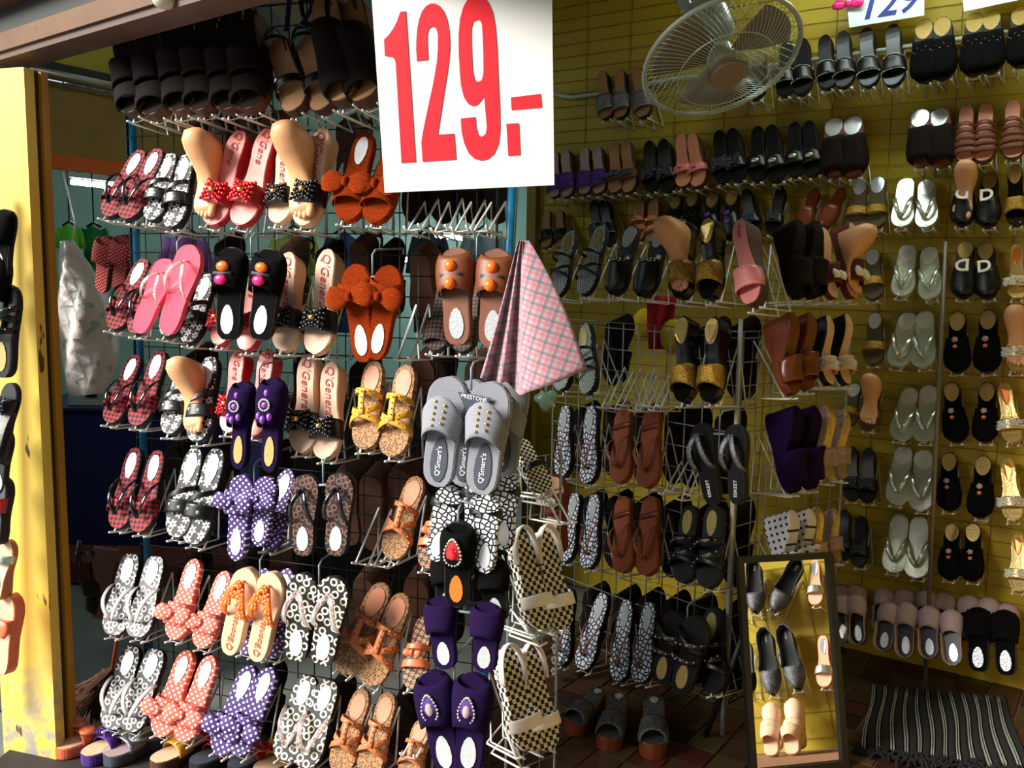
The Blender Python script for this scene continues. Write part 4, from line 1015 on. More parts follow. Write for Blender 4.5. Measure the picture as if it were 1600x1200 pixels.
# ------------------------------------------------------------------ yellow back wall
BT = 'on back wall'
def BW(row, stl, pairs, where='', hung=False, **kw):
    if hung: kw.setdefault('oh', .06); kw.setdefault('ot', .06)
    return place(P_BW, stl, pairs, ROWN[row] + ' row', BT, where, hung, hmat=M['white_hook'], **kw)
BW(0, 'tan_sparkle', [(948, 119, 950, 189), (975, 116, 975, 187)])
BW(0, 'tan_sparkle', [(1003, 113, 1008, 187)], 'beside the fan')
BW(0, 'gold_top', [(1160, 90, 1155, 162), (1190, 85, 1184, 158)], 'behind the fan')
BW(0, 'black_mule', [(1234, 73, 1227, 153), (1258, 69, 1257, 150)], 'beside the fan')
BW(0, 'black_mule', [(1293, 64, 1294, 142), (1321, 58, 1323, 139)], 'left of card')
BW(0, 'black_mule', [(1358, 53, 1358, 139), (1399, 48, 1400, 137)], 'under the 129 card')
BW(0, 'gold_top', [(1446, 36, 1445, 132), (1474, 32, 1477, 126)], 'right of card')
BW(0, 'gold_top', [(1525, 26, 1521, 121), (1551, 22, 1551, 116)], 'under cut-off card')
BW(0, 'gold_top', [(1595, 16, 1595, 108)], 'at right edge')
BW(1, 'purple_beads', [(874, 243, 868, 312), (891, 240, 891, 310)], 'beside the big sign')
BW(1, 'purple_beads', [(921, 237, 916, 307), (940, 235, 941, 305)], 'beside tan mules')
BW(1, 'tan_bow', [(968, 229, 963, 305), (985, 227, 988, 303)])
BW(1, 'black_sparkle', [(1020, 227, 1020, 302), (1042, 224, 1048, 301)])
BW(1, 'pinktan_bow', [(1071, 216, 1070, 296), (1088, 216, 1097, 294)])
BW(1, 'black_sparkle', [(1129, 211, 1131, 289), (1149, 208, 1158, 285)], 'under the fan')
BW(1, 'black_knot', [(1189, 205, 1184, 286), (1210, 203, 1218, 286)])
BW(1, 'black_knot', [(1246, 199, 1243, 279), (1268, 197, 1275, 277)], 'beside dark brown slippers')
BW(1, 'brown_silver', [(1306, 188, 1306, 280), (1335, 185, 1338, 279)], 'beside black mules')
BW(1, 'brown_silver', [(1440, 175, 1440, 263), (1469, 173, 1475, 262)], 'beside woven sandals')
BW(1, 'brown_strappy', [(1512, 169, 1508, 258), (1542, 166, 1540, 256), (1584, 161, 1582, 252)])
BW(2, 'tan_flat', [(858, 331, 856, 390), (877, 331, 882, 388)])
BW(2, 'black_mule', [(934, 319, 938, 385), (950, 318, 957, 385)])
BW(2, 'tan_buckle', [(1003, 316, 998, 380), (1024, 315, 1024, 380)])
BW(2, 'gold_top', [(1060, 307, 1050, 378), (1085, 302, 1082, 376)])
BW(2, 'purple_two', [(1117, 304, 1110, 378), (1147, 300, 1143, 376)])
BW(2, 'black_sparkle', [(1170, 302, 1180, 370), (1224, 299, 1208, 368)])
BW(2, 'brown_patent', [(1277, 298, 1250, 366), (1318, 297, 1286, 362)])
BW(2, 'olive_band', [(1347, 283, 1336, 362), (1374, 280, 1370, 360)])
BW(2, 'silver_thong', [(1418, 283, 1408, 358), (1449, 285, 1451, 358)])
BW(2, 'black_D', [(1512, 272, 1502, 355), (1547, 274, 1546, 357)])
BW(2, 'gold_band', [(1589, 270, 1588, 355)])
BW(3, 'olive_band', [(1366, 392, 1364, 471)])
BW(3, 'silver_thong', [(1421, 386, 1408, 466), (1453, 390, 1457, 470)])
BW(3, 'black_D', [(1511, 380, 1504, 468), (1541, 382, 1546, 468)])
BW(3, 'gold_fur', [(1591, 389, 1589, 470)])
BW(4, 'olive_band', [(1370, 491, 1364, 572)])
BW(4, 'silver_thong', [(1422, 491, 1400, 576), (1447, 489, 1445, 577)])
BW(4, 'black_flower', [(1498, 490, 1495, 584), (1545, 487, 1545, 584)])
BW(4, 'gold_fur', [(1593, 487, 1588, 584)])
BW(5, 'olive_band', [(1338, 602, 1322, 668), (1370, 597, 1356, 674)])
BW(5, 'silver_thong', [(1425, 608, 1404, 690), (1454, 604, 1446, 693)])
BW(5, 'black_flower', [(1488, 600, 1495, 693), (1544, 600, 1541, 693)])
BW(5, 'gold_fur', [(1572, 603, 1583, 695)])
BW(6, 'black_sparkle', [(1335, 702, 1330, 784), (1361, 704, 1357, 787)])
BW(6, 'silver_thong', [(1415, 700, 1399, 790), (1445, 705, 1441, 800)])
BW(6, 'black_flower', [(1485, 709, 1482, 800), (1538, 714, 1533, 811)])
BW(6, 'gold_fur', [(1577, 721, 1583, 816)])
BW(7, 'black_sparkle', [(1323, 800, 1317, 876), (1349, 810, 1344, 887)])
BW(7, 'silver_thong', [(1409, 806, 1394, 896), (1438, 810, 1434, 905)])
BW(7, 'black_flower', [(1490, 819, 1482, 907), (1522, 819, 1520, 910)])
BW(7, 'gold_fur', [(1593, 838, 1590, 926)])
# closed slippers standing toe-up along the foot of the back wall
zz = lambda x, y: (1180 + x / 3.81, 885 + y / 3.81)
lab_ = ['pale mauve slipper leaning toe-up at the foot of the back wall', 'black slipper leaning toe-up at the foot of the back wall']
names9 = ['first', 'second', 'third', 'fourth', 'fifth', 'sixth', 'seventh', 'eighth', 'ninth', 'tenth', 'eleventh', 'twelfth']
row_a = [(1315, 920, 1317, 985), (1340, 920, 1344, 985), (1385, 925, 1380, 990), (1416, 928, 1410, 992), (1450, 927, 1446, 995), (1478, 930, 1474, 1000), (1515, 936, 1512, 1005), (1545, 940, 1548, 1010), (1574, 950, 1580, 1020)]
row_b = [(1318, 932, 1322, 1005, 0), (1338, 930, 1346, 1008, 0), (1392, 942, 1382, 1018, 0), (1418, 942, 1418, 1028, 0), (1452, 948, 1456, 1030, 0), (1486, 953, 1494, 1040, 0), (1528, 948, 1530, 1050, 1), (1568, 952, 1574, 1056, 1)]
def stand(stl, tx, ty, hx, hy, off, lab, grp):
    Hp = hit(hx, hy, BA, N_BW, off + .07); Hp.z = max(Hp.z, .012)
    Tp = hit(tx, ty, BA, N_BW, off); d = (Tp - Hp); 
    Tp = Hp + d.normalized() * min(max(d.length, .17), .25)
    return shoe(stl, Hp, Tp, N_BW, lab, grp, 1)
for i, q in enumerate(row_a): stand('mauve_slip', *q, .05, names9[i] + ' pale slipper from the mirror, back line at foot of wall', 'slippers standing at the foot of the wall')
for i, q in enumerate(row_b): stand('mauve_slip' if not q[4] else 'black_velvet', *q[:4], .19, names9[i] + ' slipper from the mirror, front line at foot of wall', 'slippers standing at the foot of the wall')

# ------------------------------------------------------------------ price sign
sa, sb, sc_ = atY(601, 301, 1.80), atY(866, 289, 1.77), atY(581, 0, 1.80)
sx_ = (sb - sa).normalized(); sn = sx_.cross((sc_ - sa).normalized()).normalized()
if sn.y > 0: sn = -sn
sup = sn.cross(sx_).normalized()
if sup.z < 0: sup = -sup
sx_ = sup.cross(sn).normalized()
Wd = (sb - sa).length
def onsign(px, py):
    p = hit(px, py, sa, sn) - sa; return (p.dot(sx_), p.dot(sup))
tl, tr, br = onsign(579, -30), onsign(862, -34), onsign(866, 289)
sign = empty('price_sign'); sign.matrix_world = flat_frame(sa, sx_, sn)
board = [(0, 0), br, tr, tl]
bm = MB().loft([[V((a, b, -.008)) for a, b in board], [V((a, b, 0)) for a, b in board]])
bm.obj('board', M['sign_white'], sign, False)
sg = lambda pts: [onsign(570 + a / 3.872, b / 3.872) for a, b in pts]
g1 = sg([(117, 240), (145, 212), (172, 175), (195, 130), (215, 72), (248, 68), (308, 980), (222, 986), (187, 380), (178, 355), (160, 343), (121, 338)])
g2 = sg([(315, 370), (311, 300), (312, 240), (318, 170), (328, 120), (345, 72), (370, 38), (400, 22), (425, 22), (450, 35), (478, 70), (498, 120), (510, 190), (515, 270), (510, 350), (500, 430), (475, 590), (440, 815), (540, 808), (552, 965), (350, 978), (342, 860), (355, 780), (380, 660), (415, 500), (435, 380), (442, 300), (442, 210), (432, 172), (410, 160), (388, 170), (377, 205), (377, 260), (383, 362)])
g9 = sg([(690, -38), (650, -25), (620, 0), (595, 45), (576, 115), (567, 210), (568, 320), (574, 430), (582, 520), (600, 590), (628, 632), (655, 642), (682, 632), (705, 605), (722, 580), (730, 680), (738, 770), (730, 812), (708, 828), (686, 815), (673, 770), (668, 708), (580, 718), (586, 800), (602, 870), (630, 930), (665, 962), (705, 971), (745, 962), (782, 930), (808, 870), (818, 790), (816, 660), (808, 500), (800, 300), (790, 170), (775, 80), (750, 20), (722, -15)])
g9h = sg([(680, 120), (655, 130), (644, 170), (643, 240), (647, 340), (652, 430), (664, 482), (686, 496), (708, 485), (718, 440), (717, 330), (713, 220), (709, 150), (700, 126)])
gp = sg([(856, 750), (930, 745), (940, 938), (868, 943)]); gd = sg([(884, 590), (1062, 568), (1070, 650), (888, 666)])
for nm, spl in (('digit', [g1]), ('digit', [g2]), ('digit', [g9, g9h]), ('full_stop', [gp]), ('dash', [gd])):
    o = put(nm, curve_mesh(nm, spl, M['sign_red'], .0006), sign); o.location = (0, 0, .0008)
tag(sign, 'big white price sign reading 129.- in bold red figures', 'sign')
for k, px in enumerate((640, 820)):
    p = hit(px, -20, sa, sn); 
    MB().tube([p - sa - sn * .004, p - sa - sn * .004 + Z * .0 , p - sa + Z * .28 - sn * .004], .0015, 5).obj('cord', M['white_wire'], sign).matrix_parent_inverse = sign.matrix_world.inverted() @ Matrix.Translation(sa)

def card(name, pln, off, corners, body, tpx, size, label, shear=.25):
    p0, n, d = pln; P = [hit(a, b, p0, n, off) for a, b in corners]     # bl, br, tr, tl
    o = P[0]; x = (P[1] - P[0]).normalized(); up = n.cross(x).normalized(); x = up.cross(n)
    t = empty(name); t.matrix_world = flat_frame(o, x, n)
    q = [((p - o).dot(x), (p - o).dot(up)) for p in P]
    MB().loft([[V((a, b, -.003)) for a, b in q], [V((a, b, 0)) for a, b in q]]).obj('card', M['card_white'], t, False)
    if body:
        me = text_mesh(body, size, M['text_blue'], ext=.0006, shear=shear, off=.002); c = put('writing', me, t)
        pp = hit(tpx[0], tpx[1], p0, n, off) - o; c.location = (pp.dot(x), pp.dot(up), .001)
    tag(t, label, 'card'); return t
card('price_card', P_BW, .10, [(1327, 43), (1444, 24), (1444, -40), (1320, -28)], '129', (1386, 6), .135, 'white card with 129 in blue marker, back wall right of fan')
card('price_card', P_BW, .10, [(1506, 18), (1640, -10), (1640, -50), (1500, -40)], None, None, .1, 'white card cut off by the top edge, upper right back wall')
card('price_card', (LA, P_LR[1], P_LR[2]), -.10, [(446, 48), (522, 36), (515, -30), (405, -22)], '129', (476, 22), .12, 'pale card with 129 in blue marker behind the top row of sandals', .2)
rb = hit(1325, 6, BA, N_BW, .12); t = empty('ribbon_bow', rb)
mb = MB(); bow_lobe(mb, V((0, 0, 0)), 1, .03, .02); bow_lobe(mb, V((0, 0, 0)), -1, .03, .02); o = mb.obj('loops', M['magenta'], t); o.rotation_euler = (pi / 2, 0, math.atan2(E1.y, E1.x))
MB().sphere((0, 0, 0), .012, 8, 5).obj('knot', M['magenta'], t); tag(t, 'small pink ribbon bow at the corner of the 129 card', 'bow')

# conduit on the back wall
pp = [(866, 146), (876, 150), (892, 152), (930, 147), (960, 140), (1050, 124), (1225, 100), (1440, 70), (1600, 46), (1680, 33)]
tag(MB().tube([hit(a, b, BA, N_BW, .028) for a, b in pp], .009, 8).obj('conduit', plain('conduit_white', 'b9c4b4', .45), None), 'pale electrical conduit running across the yellow back wall', 'pipe')
# slim grey rod at the right of the back wall
a_, b_ = hit(1474, 430, BA, N_BW, .22), hit(1457, 1012, BA, N_BW, .22)
b_.x, b_.y = a_.x * .3 + b_.x * .7, a_.y * .3 + b_.y * .7
tag(MB().tube([V((b_.x, b_.y, .004)), V((a_.x, a_.y, 1.62))], .008, 8).obj('display_rod', plain('rod_grey', '6d6454', .4, .3), None), 'slim upright metal rod before the shoes on the back wall', 'rod')

# ------------------------------------------------------------------ fan
fc = atY(1128, 92, 2.85)
fn_ = V((.20, -.52, -.83)).normalized()
fx = (V((1, 0, .40))); fx = (fx - fn_ * fx.dot(fn_)).normalized()
fan = empty('ceiling_fan'); fan.matrix_world = flat_frame(fc, fx, fn_)
FG = plain('fan_guard_chrome', 'b7c2b6', .3, .3); FBm = plain('fan_plastic', 'a9b8ac', .35); FD = plain('fan_blade_plastic', '77736c', .35)
R = .235
g = MB()
def prof(u): return .045 * math.cos(u * pi / 2) ** .7 if u < 1 else 0
for k in range(84):
    a = 2 * pi * k / 84
    pts = []
    for i in range(8):
        u = .22 + .78 * i / 7; aa = a + .55 * (u - .22); pts.append(V((R * u * math.cos(aa), R * u * math.sin(aa), .012 + .05 * (1 - u ** 2.2))))
    g.tube(pts, .0011, 3)
tag(g.obj('front_guard', FG, fan), kind='stuff')
g = MB()
for k in range(60):
    a = 2 * pi * k / 60
    g.tube([V((R * u * math.cos(a), R * u * math.sin(a), -.012 - .075 * (1 - u ** 2.4))) for u in (.28, .5, .75, 1)], .0011, 3)
tag(g.obj('rear_guard', FG, fan), kind='stuff')
for nm, r_, z_, rr in (('rim', R, 0, .008), ('guard_ring', R * .62, .046, .0018)):
    MB().tube([V((r_ * math.cos(2 * pi * k / 48), r_ * math.sin(2 * pi * k / 48), z_)) for k in range(48)], rr, 6, closed=True).obj(nm, FG if nm != 'rim' else FBm, fan)
MB().loft([[V((.056 * k_ * math.cos(2 * pi * k / 28), .056 * k_ * math.sin(2 * pi * k / 28), z_)) for k in range(28)] for k_, z_ in ((.9, .052), (1, .058), (1, .064), (.92, .07))]).obj('front_plate', plain('fan_plate', '8b7c70', .4), fan, False)
for k in range(3):
    a0 = 2 * pi * k / 3 + .4; G = []
    for i in range(9):
        u = .2 + .70 * i / 8; row = []
        for j in range(7):
            b = a0 + (j / 6 - .5) * 1.25 * (1 - .25 * abs(u - .5)); row.append(V((R * u * math.cos(b), R * u * math.sin(b), -.008 + .026 * (j / 6 - .5))))
        G.append(row)
    MB().sheet(G, .002).obj('blade', FD, fan)
MB().loft([[V((r_ * math.cos(2 * pi * k / 20), r_ * math.sin(2 * pi * k / 20), z_)) for k in range(20)] for r_, z_ in ((.03, .03), (.042, .02), (.042, -.03), (.03, -.035))]).obj('hub', FBm, fan)
mo = MB().loft([[V((r_ * math.cos(2 * pi * k / 20), r_ * math.sin(2 * pi * k / 20), z_)) for k in range(20)] for r_, z_ in ((.055, -.08), (.068, -.10), (.068, -.17), (.05, -.21), (.015, -.225))]).obj('motor', FBm, fan)
inv = fan.matrix_world.inverted()
top = V((fc.x - .13, fc.y + .12, 2.735))
MB().tube([V((0, 0, -.15)), inv @ (fc + V((-.10, .10, .18))), inv @ top], .02, 10).obj('neck', FBm, fan)
MB().tube([inv @ (top + V((0, 0, -.03))), inv @ top], .06, 16).obj('ceiling_mount', FBm, fan, False)
tag(fan, 'pale ceiling-mounted fan with round wire guard above the back wall shoes', 'fan')

# ------------------------------------------------------------------ display feet
def foot_meshes():
    secs = []
    Wf = Last('round', 1)
    for t, h, k in ((.90, .012, .80), (.84, .017, .92), (.76, .021, .92), (.66, .026, .88), (.56, .036, .88), (.46, .058, .95), (.38, .088, 1.18), (.30, .122, 1.36), (.22, .138, 1.46), (.14, .140, 1.42), (.08, .125, 1.3), (.035, .085, 1.1), (.015, .04, .9)):
        w_ = max(Wf.w(t), .018) * k; sec = []
        for i in range(16):
            a = 2 * pi * i / 16; c, s_ = math.cos(a), math.sin(a)
            sec.append(V((w_ * (abs(c) ** .8) * (1 if c > 0 else -1), t * SL, .022 + h * (.5 + .5 * (abs(s_) ** .85) * (1 if s_ > 0 else -1)))))
        secs.append(sec)
    body = MB().loft(secs).mesh('foot_body', M['skin'])
    toes = [MB().sphere((x, y, .022 + r * .75), (r, r * 1.7, r * .85), 10, 7).mesh('toe', M['skin']) for x, y, r in ((-.026, .218, .0115), (-.010, .224, .0085), (.004, .220, .008), (.016, .214, .0075), (.027, .206, .007))]
    return body, toes
FOOT = foot_meshes()
def disp_foot(pln, hx, hy, tx, ty, label, oh=.04, ot=.14, sc_k=1.0):
    p0, n, d = pln; A_, B_ = hit(hx, hy, p0, n, oh), hit(tx, ty, p0, n, ot)
    x, y, z, ln = frame(A_, B_, n); sy = ln / SL; s_ = min(max(sy, .85), 1.1) * sc_k
    o = empty('shoe_form'); o.matrix_world = Matrix(((x.x * s_, y.x * sy, z.x * s_, A_.x), (x.y * s_, y.y * sy, z.y * s_, A_.y), (x.z * s_, y.z * sy, z.z * s_, A_.z), (0, 0, 0, 1)))
    put('foot_body', FOOT[0], o)
    for me in FOOT[1]: put('toe', me, o)
    tag(o, label, 'shoe form', 'plastic display feet')
disp_foot(P_LR, 352, 236, 326, 350, 'flesh plastic display foot in red bowed mule, first row of the tall rack')
disp_foot(P_LR, 490, 226, 480, 352, 'flesh plastic display foot in black bowed mule, first row of the tall rack')
disp_foot(P_LR, 322, 576, 310, 684, 'flesh plastic display foot in flower-print slipper, third row of the tall rack')
disp_foot(P_WR, 1082, 362, 1070, 463, 'flesh plastic display foot in gold-banded mule, first row of white rack')
disp_foot(P_WS, 1300, 372, 1326, 462, 'flesh plastic display foot in burgundy mule on the white rack right face')
disp_foot(P_BW, 1516, 276, 1502, 349, 'flesh plastic display foot in D-buckle mule, second row of back wall')
disp_foot(P_BW, 1370, 602, 1356, 668, 'flesh plastic display foot in olive mule, fifth row of back wall')
disp_foot(P_BW, 1593, 495, 1588, 577, 'flesh plastic display foot in gold fur mule at right edge')

# ------------------------------------------------------------------ plaid cloth
def plaid_mat():
    t = NT('plaid_cloth', .9, sheen=.3); tc = t.n('TexCoord'); mp = t.n('Mapping'); t.l(tc.outputs['UV'], mp.inputs[0]); sp = t.n('SeparateXYZ'); t.l(mp.outputs[0], sp.inputs[0])
    def lines(o, f, ph, lo): f *= 1.25; return t.ramp(t.math('SINE', t.math('MULTIPLY_ADD', o, f, ph)), lo, lo + .25)
    a = lines(sp.outputs[0], 70, 0, .55); b = lines(sp.outputs[1], 80, 0, .55)
    a2 = lines(sp.outputs[0], 70, 2.6, .5); b2 = lines(sp.outputs[1], 80, 2.6, .5)
    k = rgb('a8929a'); k = t.mix(t.math('MULTIPLY', a, .55), k, rgb('54555f')); k = t.mix(t.math('MULTIPLY', b, .55), k, rgb('54555f'))
    k = t.mix(t.math('MULTIPLY', a2, .4), k, rgb('b84a58')); k = t.mix(t.math('MULTIPLY', b2, .4), k, rgb('b84a58')); t.col(k); return t.m
nv2 = P_LR[1]
topA, topB = (810, 376), (826, 378)
bot = [(750, 590), (770, 602), (792, 596), (812, 618), (826, 612), (848, 606), (880, 594), (917, 576)]
def lerp2(P, f):
    k = f * (len(P) - 1); i = min(int(k), len(P) - 2); r = k - i; return (P[i][0] * (1 - r) + P[i + 1][0] * r, P[i][1] * (1 - r) + P[i + 1][1] * r)
G = []; UV = []
NU, NV = 36, 24
for i in range(NU + 1):
    f = i / NU; row = []
    for j in range(NV + 1):
        g_ = j / NV; a = (topA[0] + (topB[0] - topA[0]) * f, topA[1]); b = lerp2(bot, f); s_ = g_ ** .9
        px, py = a[0] + (b[0] - a[0]) * (s_ + .12 * math.sin(pi * g_) * (f - .5)), a[1] + (b[1] - a[1]) * g_
        off = .30 + (.022 * math.sin(f * 30 + 1) * (.3 + .7 * g_) if f < .42 else .03 * math.sin((f - .42) * 5.4) * g_) - (.05 * g_ if f < .42 else 0) - .02 * g_
        row.append(hit(px, py, P_LR[0], nv2, off))
    G.append(row)
mb = MB().sheet([r[::-1] for r in G], .0015); me = mb.mesh('plaid_cloth', plaid_mat())
uvl = me.uv_layers.new(name='UVMap'); n1 = (NU + 1) * (NV + 1)
for lp in me.loops:
    k = lp.vertex_index % n1; i, j = divmod(k, NV + 1); j = NV - j; p_ = G[i][j]; a0 = p_.dot(P_LR[2]) * 2.6; b0_ = p_.z * 2.6; an = .30 if i / NU > .42 else -.18
    uvl.data[lp.index].uv = (a0 * math.cos(an) - b0_ * math.sin(an), a0 * math.sin(an) + b0_ * math.cos(an))
tag(put('hanging_cloth', me), 'pink and grey plaid cloth hanging from the blue pole', 'cloth')

# ------------------------------------------------------------------ mirror and the wall it shows
mbl, mbr = flo(1172, 1216), flo(1324, 1200)
mu = (mbr - mbl); mu.z = 0; mW = mu.length; mu.normalize()
mh = mu.cross(Z).normalized()
if mh.dot(CAM - mbl) < 0: mh = -mh
def mirror_setup(tau):
    up = Z * math.cos(tau) - mh * math.sin(tau); n = mh * math.cos(tau) + Z * math.sin(tau); return up, n
def mray(px, py, up, n):
    d = ray(px, py); P = hit(px, py, mbl, n, .0); return P, (d - n * (2 * d.dot(n)))
lo_, hi_ = 0.0, .6
for _ in range(40):
    tau = (lo_ + hi_) / 2; up, n = mirror_setup(tau); P, d = mray(1240, 1168, up, n); q = hit(0, 0, P_RW[0], P_RW[1], .1, P, d)
    if q.z < .02: lo_ = tau
    else: hi_ = tau
MUP, MN = mirror_setup(tau)
ht = (hit(1130, 873, mbl, MN) - mbl).dot(MUP)
mirr = empty('standing_mirror'); mirr.matrix_world = flat_frame(mbl + Z * .004, mu, MN)
FBk = plain('mirror_frame_black', '14110e', .5)
fw = .02
for c, h in (((mW / 2, fw / 2, 0), (mW / 2, fw / 2, .012)), ((mW / 2, ht - fw / 2, 0), (mW / 2, fw / 2, .012)), ((fw / 2, ht / 2, 0), (fw / 2, ht / 2 - fw, .012)), ((mW - fw / 2, ht / 2, 0), (fw / 2, ht / 2 - fw, .012))):
    MB().box(c, h).obj('frame_bar', FBk, mirr, False)
t = NT('mirror_glass', .01, 1.0); t.col((.86, .86, .84, 1))
MB().box((mW / 2, ht / 2, -.004), (mW / 2 - fw * .9, ht / 2 - fw * .9, .004)).obj('mirror_glass', t.m, mirr, False)
MB().box((mW / 2, ht / 2, -.011), (mW / 2 - .005, ht / 2 - .005, .0025)).obj('backing', FBk, mirr, False)
inv = mirr.matrix_world.inverted()
for sgn, (qx, qy) in ((0, (1102, 1150)), (1, (1180, 1130))):
    s0 = V((.01 if sgn == 0 else mW - .01, ht * .62, -.014)); e_ = flo(qx, qy, .006)
    MB().tube([s0, inv @ e_], .011, 6).obj('strut', FBk, mirr)
tag(mirr, 'black-framed mirror leaning on the tiled floor before the white rack', 'mirror')
mir = lambda px, py: mray(px, py, MUP, MN)
RT = 'seen in mirror'
def RW(row, stl, pairs, where=''):
    return place(P_RW, stl, pairs, row + ' row', RT, where, mir=mir, oh=.03, ot=.12, group='shoes on the right wall')
RW('upper', 'pump', [(1184, 884, 1184, 960), (1252, 884, 1208, 956)])
RW('upper', 'beige_wedge', [(1150, 892, 1156, 970)])
RW('upper', 'jewel_mule', [(1276, 880, 1277, 948)])
RW('middle', 'pump', [(1201, 990, 1211, 1088), (1231, 986, 1248, 1080)])
RW('middle', 'brown_jewel', [(1167, 1004, 1169, 1088)])
RW('middle', 'jewel_mule', [(1289, 998, 1291, 1076)])
k9 = 0
for i, (px, py) in enumerate([(1211, 1112), (1246, 1106), (1210, 1140), (1246, 1138), (1212, 1160), (1244, 1158)]):
    P, d = mir(px, py + 6); lay = (i // 2); q = hit(0, 0, P_RW[0], P_RW[1], .10 + .09 * lay, P, d)
    tp = V((q.x, q.y, max(q.z, .06) + .05)); hp = tp + P_RW[1] * .05 - Z * (tp.z - .012)
    d2 = tp - hp; hp = tp - d2.normalized() * max(.13, min(.25, d2.length))
    shoe('beige_slip', hp, tp, P_RW[1], ['left', 'right'][i % 2] + ' pale beige slipper shown in the mirror, ' + ['back', 'middle', 'front'][lay] + ' line', 'beige slippers shown in the mirror', 1)

# ------------------------------------------------------------------ striped rag rug
rc = [flo(1362, 1072, .004), flo(1572, 1092, .004), flo(1612, 1208, .004), flo(1346, 1172, .004)]
RBk, RWt = plain('rug_black', '08080a', .95, sheen=.02, bump=.5, nscale=200), plain('rug_grey', '8c8f88', .95, sheen=.02, bump=.5, nscale=200)
rug = empty('rag_rug', rc[3]); NS = 12
def rugp(u, v, z=.0): 
    a = rc[0] + (rc[1] - rc[0]) * u; b = rc[3] + (rc[2] - rc[3]) * u; p = a + (b - a) * v
    return p + E1 * (.005 * math.sin(v * 6 + u * 9)) + Z * z - rc[3]
for i in range(NS):
    u0, u1, u2 = i / NS, (i + .30) / NS, (i + 1) / NS
    end = 1.0 + .05 * math.sin(i * 2.3)
    for nm, ua, ub, mt, hh in (('pale_stripe', u0, (u0 + u1) / 2 - .002, RWt, .010), ('pale_stripe', (u0 + u1) / 2 + .002, u1, RWt, .010), ('black_stripe', u1 + .001, u2 - .001, RBk, .008)):
        secs = [[rugp(ua, v * end, 0), rugp(ua + (ub - ua) * .2, v * end, hh), rugp(ub - (ub - ua) * .2, v * end, hh), rugp(ub, v * end, 0)] for v in [k / 12 for k in range(13)]]
        MB().loft(secs).obj(nm, mt, rug)
fr = MB(); rr = random.Random(5)
for i in range(150):
    u = rr.random(); p = rugp(u, 1.02 + rr.uniform(0, .08), .006); a = rr.uniform(0, 2 * pi); l_ = rr.uniform(.015, .05)
    fr.tube([p, p + V((math.cos(a) * l_ * .5, math.sin(a) * l_ * .5, .012)), p + V((math.cos(a) * l_, math.sin(a) * l_, .002))], .0045, 4)
tag(fr.obj('rag_fringe', RBk, rug), kind='stuff')
tag(rug, 'black and grey striped rag rug on the tiled floor', 'rug')

# ------------------------------------------------------------------ bow mules on a low crate, bottom left
cr_a, cr_b = flo(90, 1235), flo(470, 1235)
for i, (stl, a, b, c, d_, z0, lb) in enumerate([
    ('bow_orange', 178, 1150, 86, 1184, .03, 'nude mule with orange bow and coral sole on the crate, front left'),
    ('bow_orange', 225, 1138, 170, 1156, .03, 'nude mule with orange bow half hidden behind the others on crate'),
    ('bow_violet', 192, 1166, 128, 1196, .03, 'nude mule with violet beaded bow beside the orange bow'),
    ('bow_violet', 236, 1144, 204, 1168, .03, 'nude mule with violet beaded bow behind the grey glitter mules'),
    ('bow_grey', 246, 1160, 162, 1196, .03, 'grey mule with glitter bow in front, on the crate'),
    ('bow_grey', 284, 1148, 226, 1172, .03, 'grey mule with glitter bow behind its mate on the crate'),
    ('bow_mustard', 310, 1172, 236, 1206, .03, 'mule with mustard bow at the lower edge'),
    ('bow_red', 372, 1176, 300, 1210, .03, 'dark mule with crimson bow at the lower edge'),
    ('bow_red', 424, 1180, 358, 1214, .03, 'dark mule with crimson bow under the purple polka dot slippers'),
    ('bow_mustard', 466, 1190, 400, 1222, .03, 'mule with mustard bow under the cream ring sandals')]):
    A_, B_ = flo(a, b, z0), flo(c, d_, z0)
    dd = (B_ - A_); A_ = B_ - dd.normalized() * .235
    shoe(stl, A_, B_, Z, lb, 'bow mules on the crate', 1 if i % 2 else -1)
cc = flo(260, 1190, .0); cx = (flo(420, 1200) - flo(120, 1180)); cx.z = 0; cx.normalize(); cy = Z.cross(cx)
crate = empty('low_crate', V((cc.x, cc.y, 0)))
MB().box(Z * .013 + cy * .02, (.48, .22, .013), (cx, cy, Z)).obj('lid', plain('crate_board', '2a2320', .8), crate, False)
for s_ in (-1, 1): MB().box(cx * .44 * s_ + Z * -.003 + cy * .02, (.02, .2, .003), (cx, cy, Z)).obj('runner', M['sole_brown'], crate, False)
tag(crate, 'low dark board on the ground carrying the bow mules', 'crate')

# sandals hanging on the left side of the pillar
P_PI = (pc - E1 * .10, -E1 * .75 + N_BW * .66, E2)
P_PI = (P_PI[0], P_PI[1].normalized(), E2)
nvp = (N_BW * .8 - E1 * .6).normalized()
for i, (stl, a, b, c, d_, lb) in enumerate([
    ('black_velvet', 4, 328, -2, 440, 'black slipper edge, topmost beside the yellow pillar'),
    ('gold_top', -2, 400, -6, 520, 'black studded slipper, second from top beside the yellow pillar'),
    ('black_stud', 8, 445, 4, 590, 'black studded sandal, third from top beside the yellow pillar'),
    ('black_sparkle', 14, 598, -2, 715, 'black sparkling mule, fourth from top beside the yellow pillar'),
    ('black_chain', 2, 670, -6, 770, 'black slipper with chain, fifth from top beside the yellow pillar'),
    ('bow_red', 2, 745, -4, 850, 'slipper with red edge, second from bottom beside the yellow pillar'),
    ('jewel_mule', 8, 842, 2, 935, 'nude-soled mule above the lowest one beside the yellow pillar'),
    ('bow_orange', 16, 925, 8, 1050, 'nude mule, lowest beside the yellow pillar')]):
    Y_ = PB.y - .12; T_, H_ = atY(a + 9, b, Y_), atY(c + 9, d_, Y_ - .02)
    shoe(stl, H_, T_, (V((-.35, -.8, 0))).normalized(), lb, 'shoes beside the yellow pillar', 1)
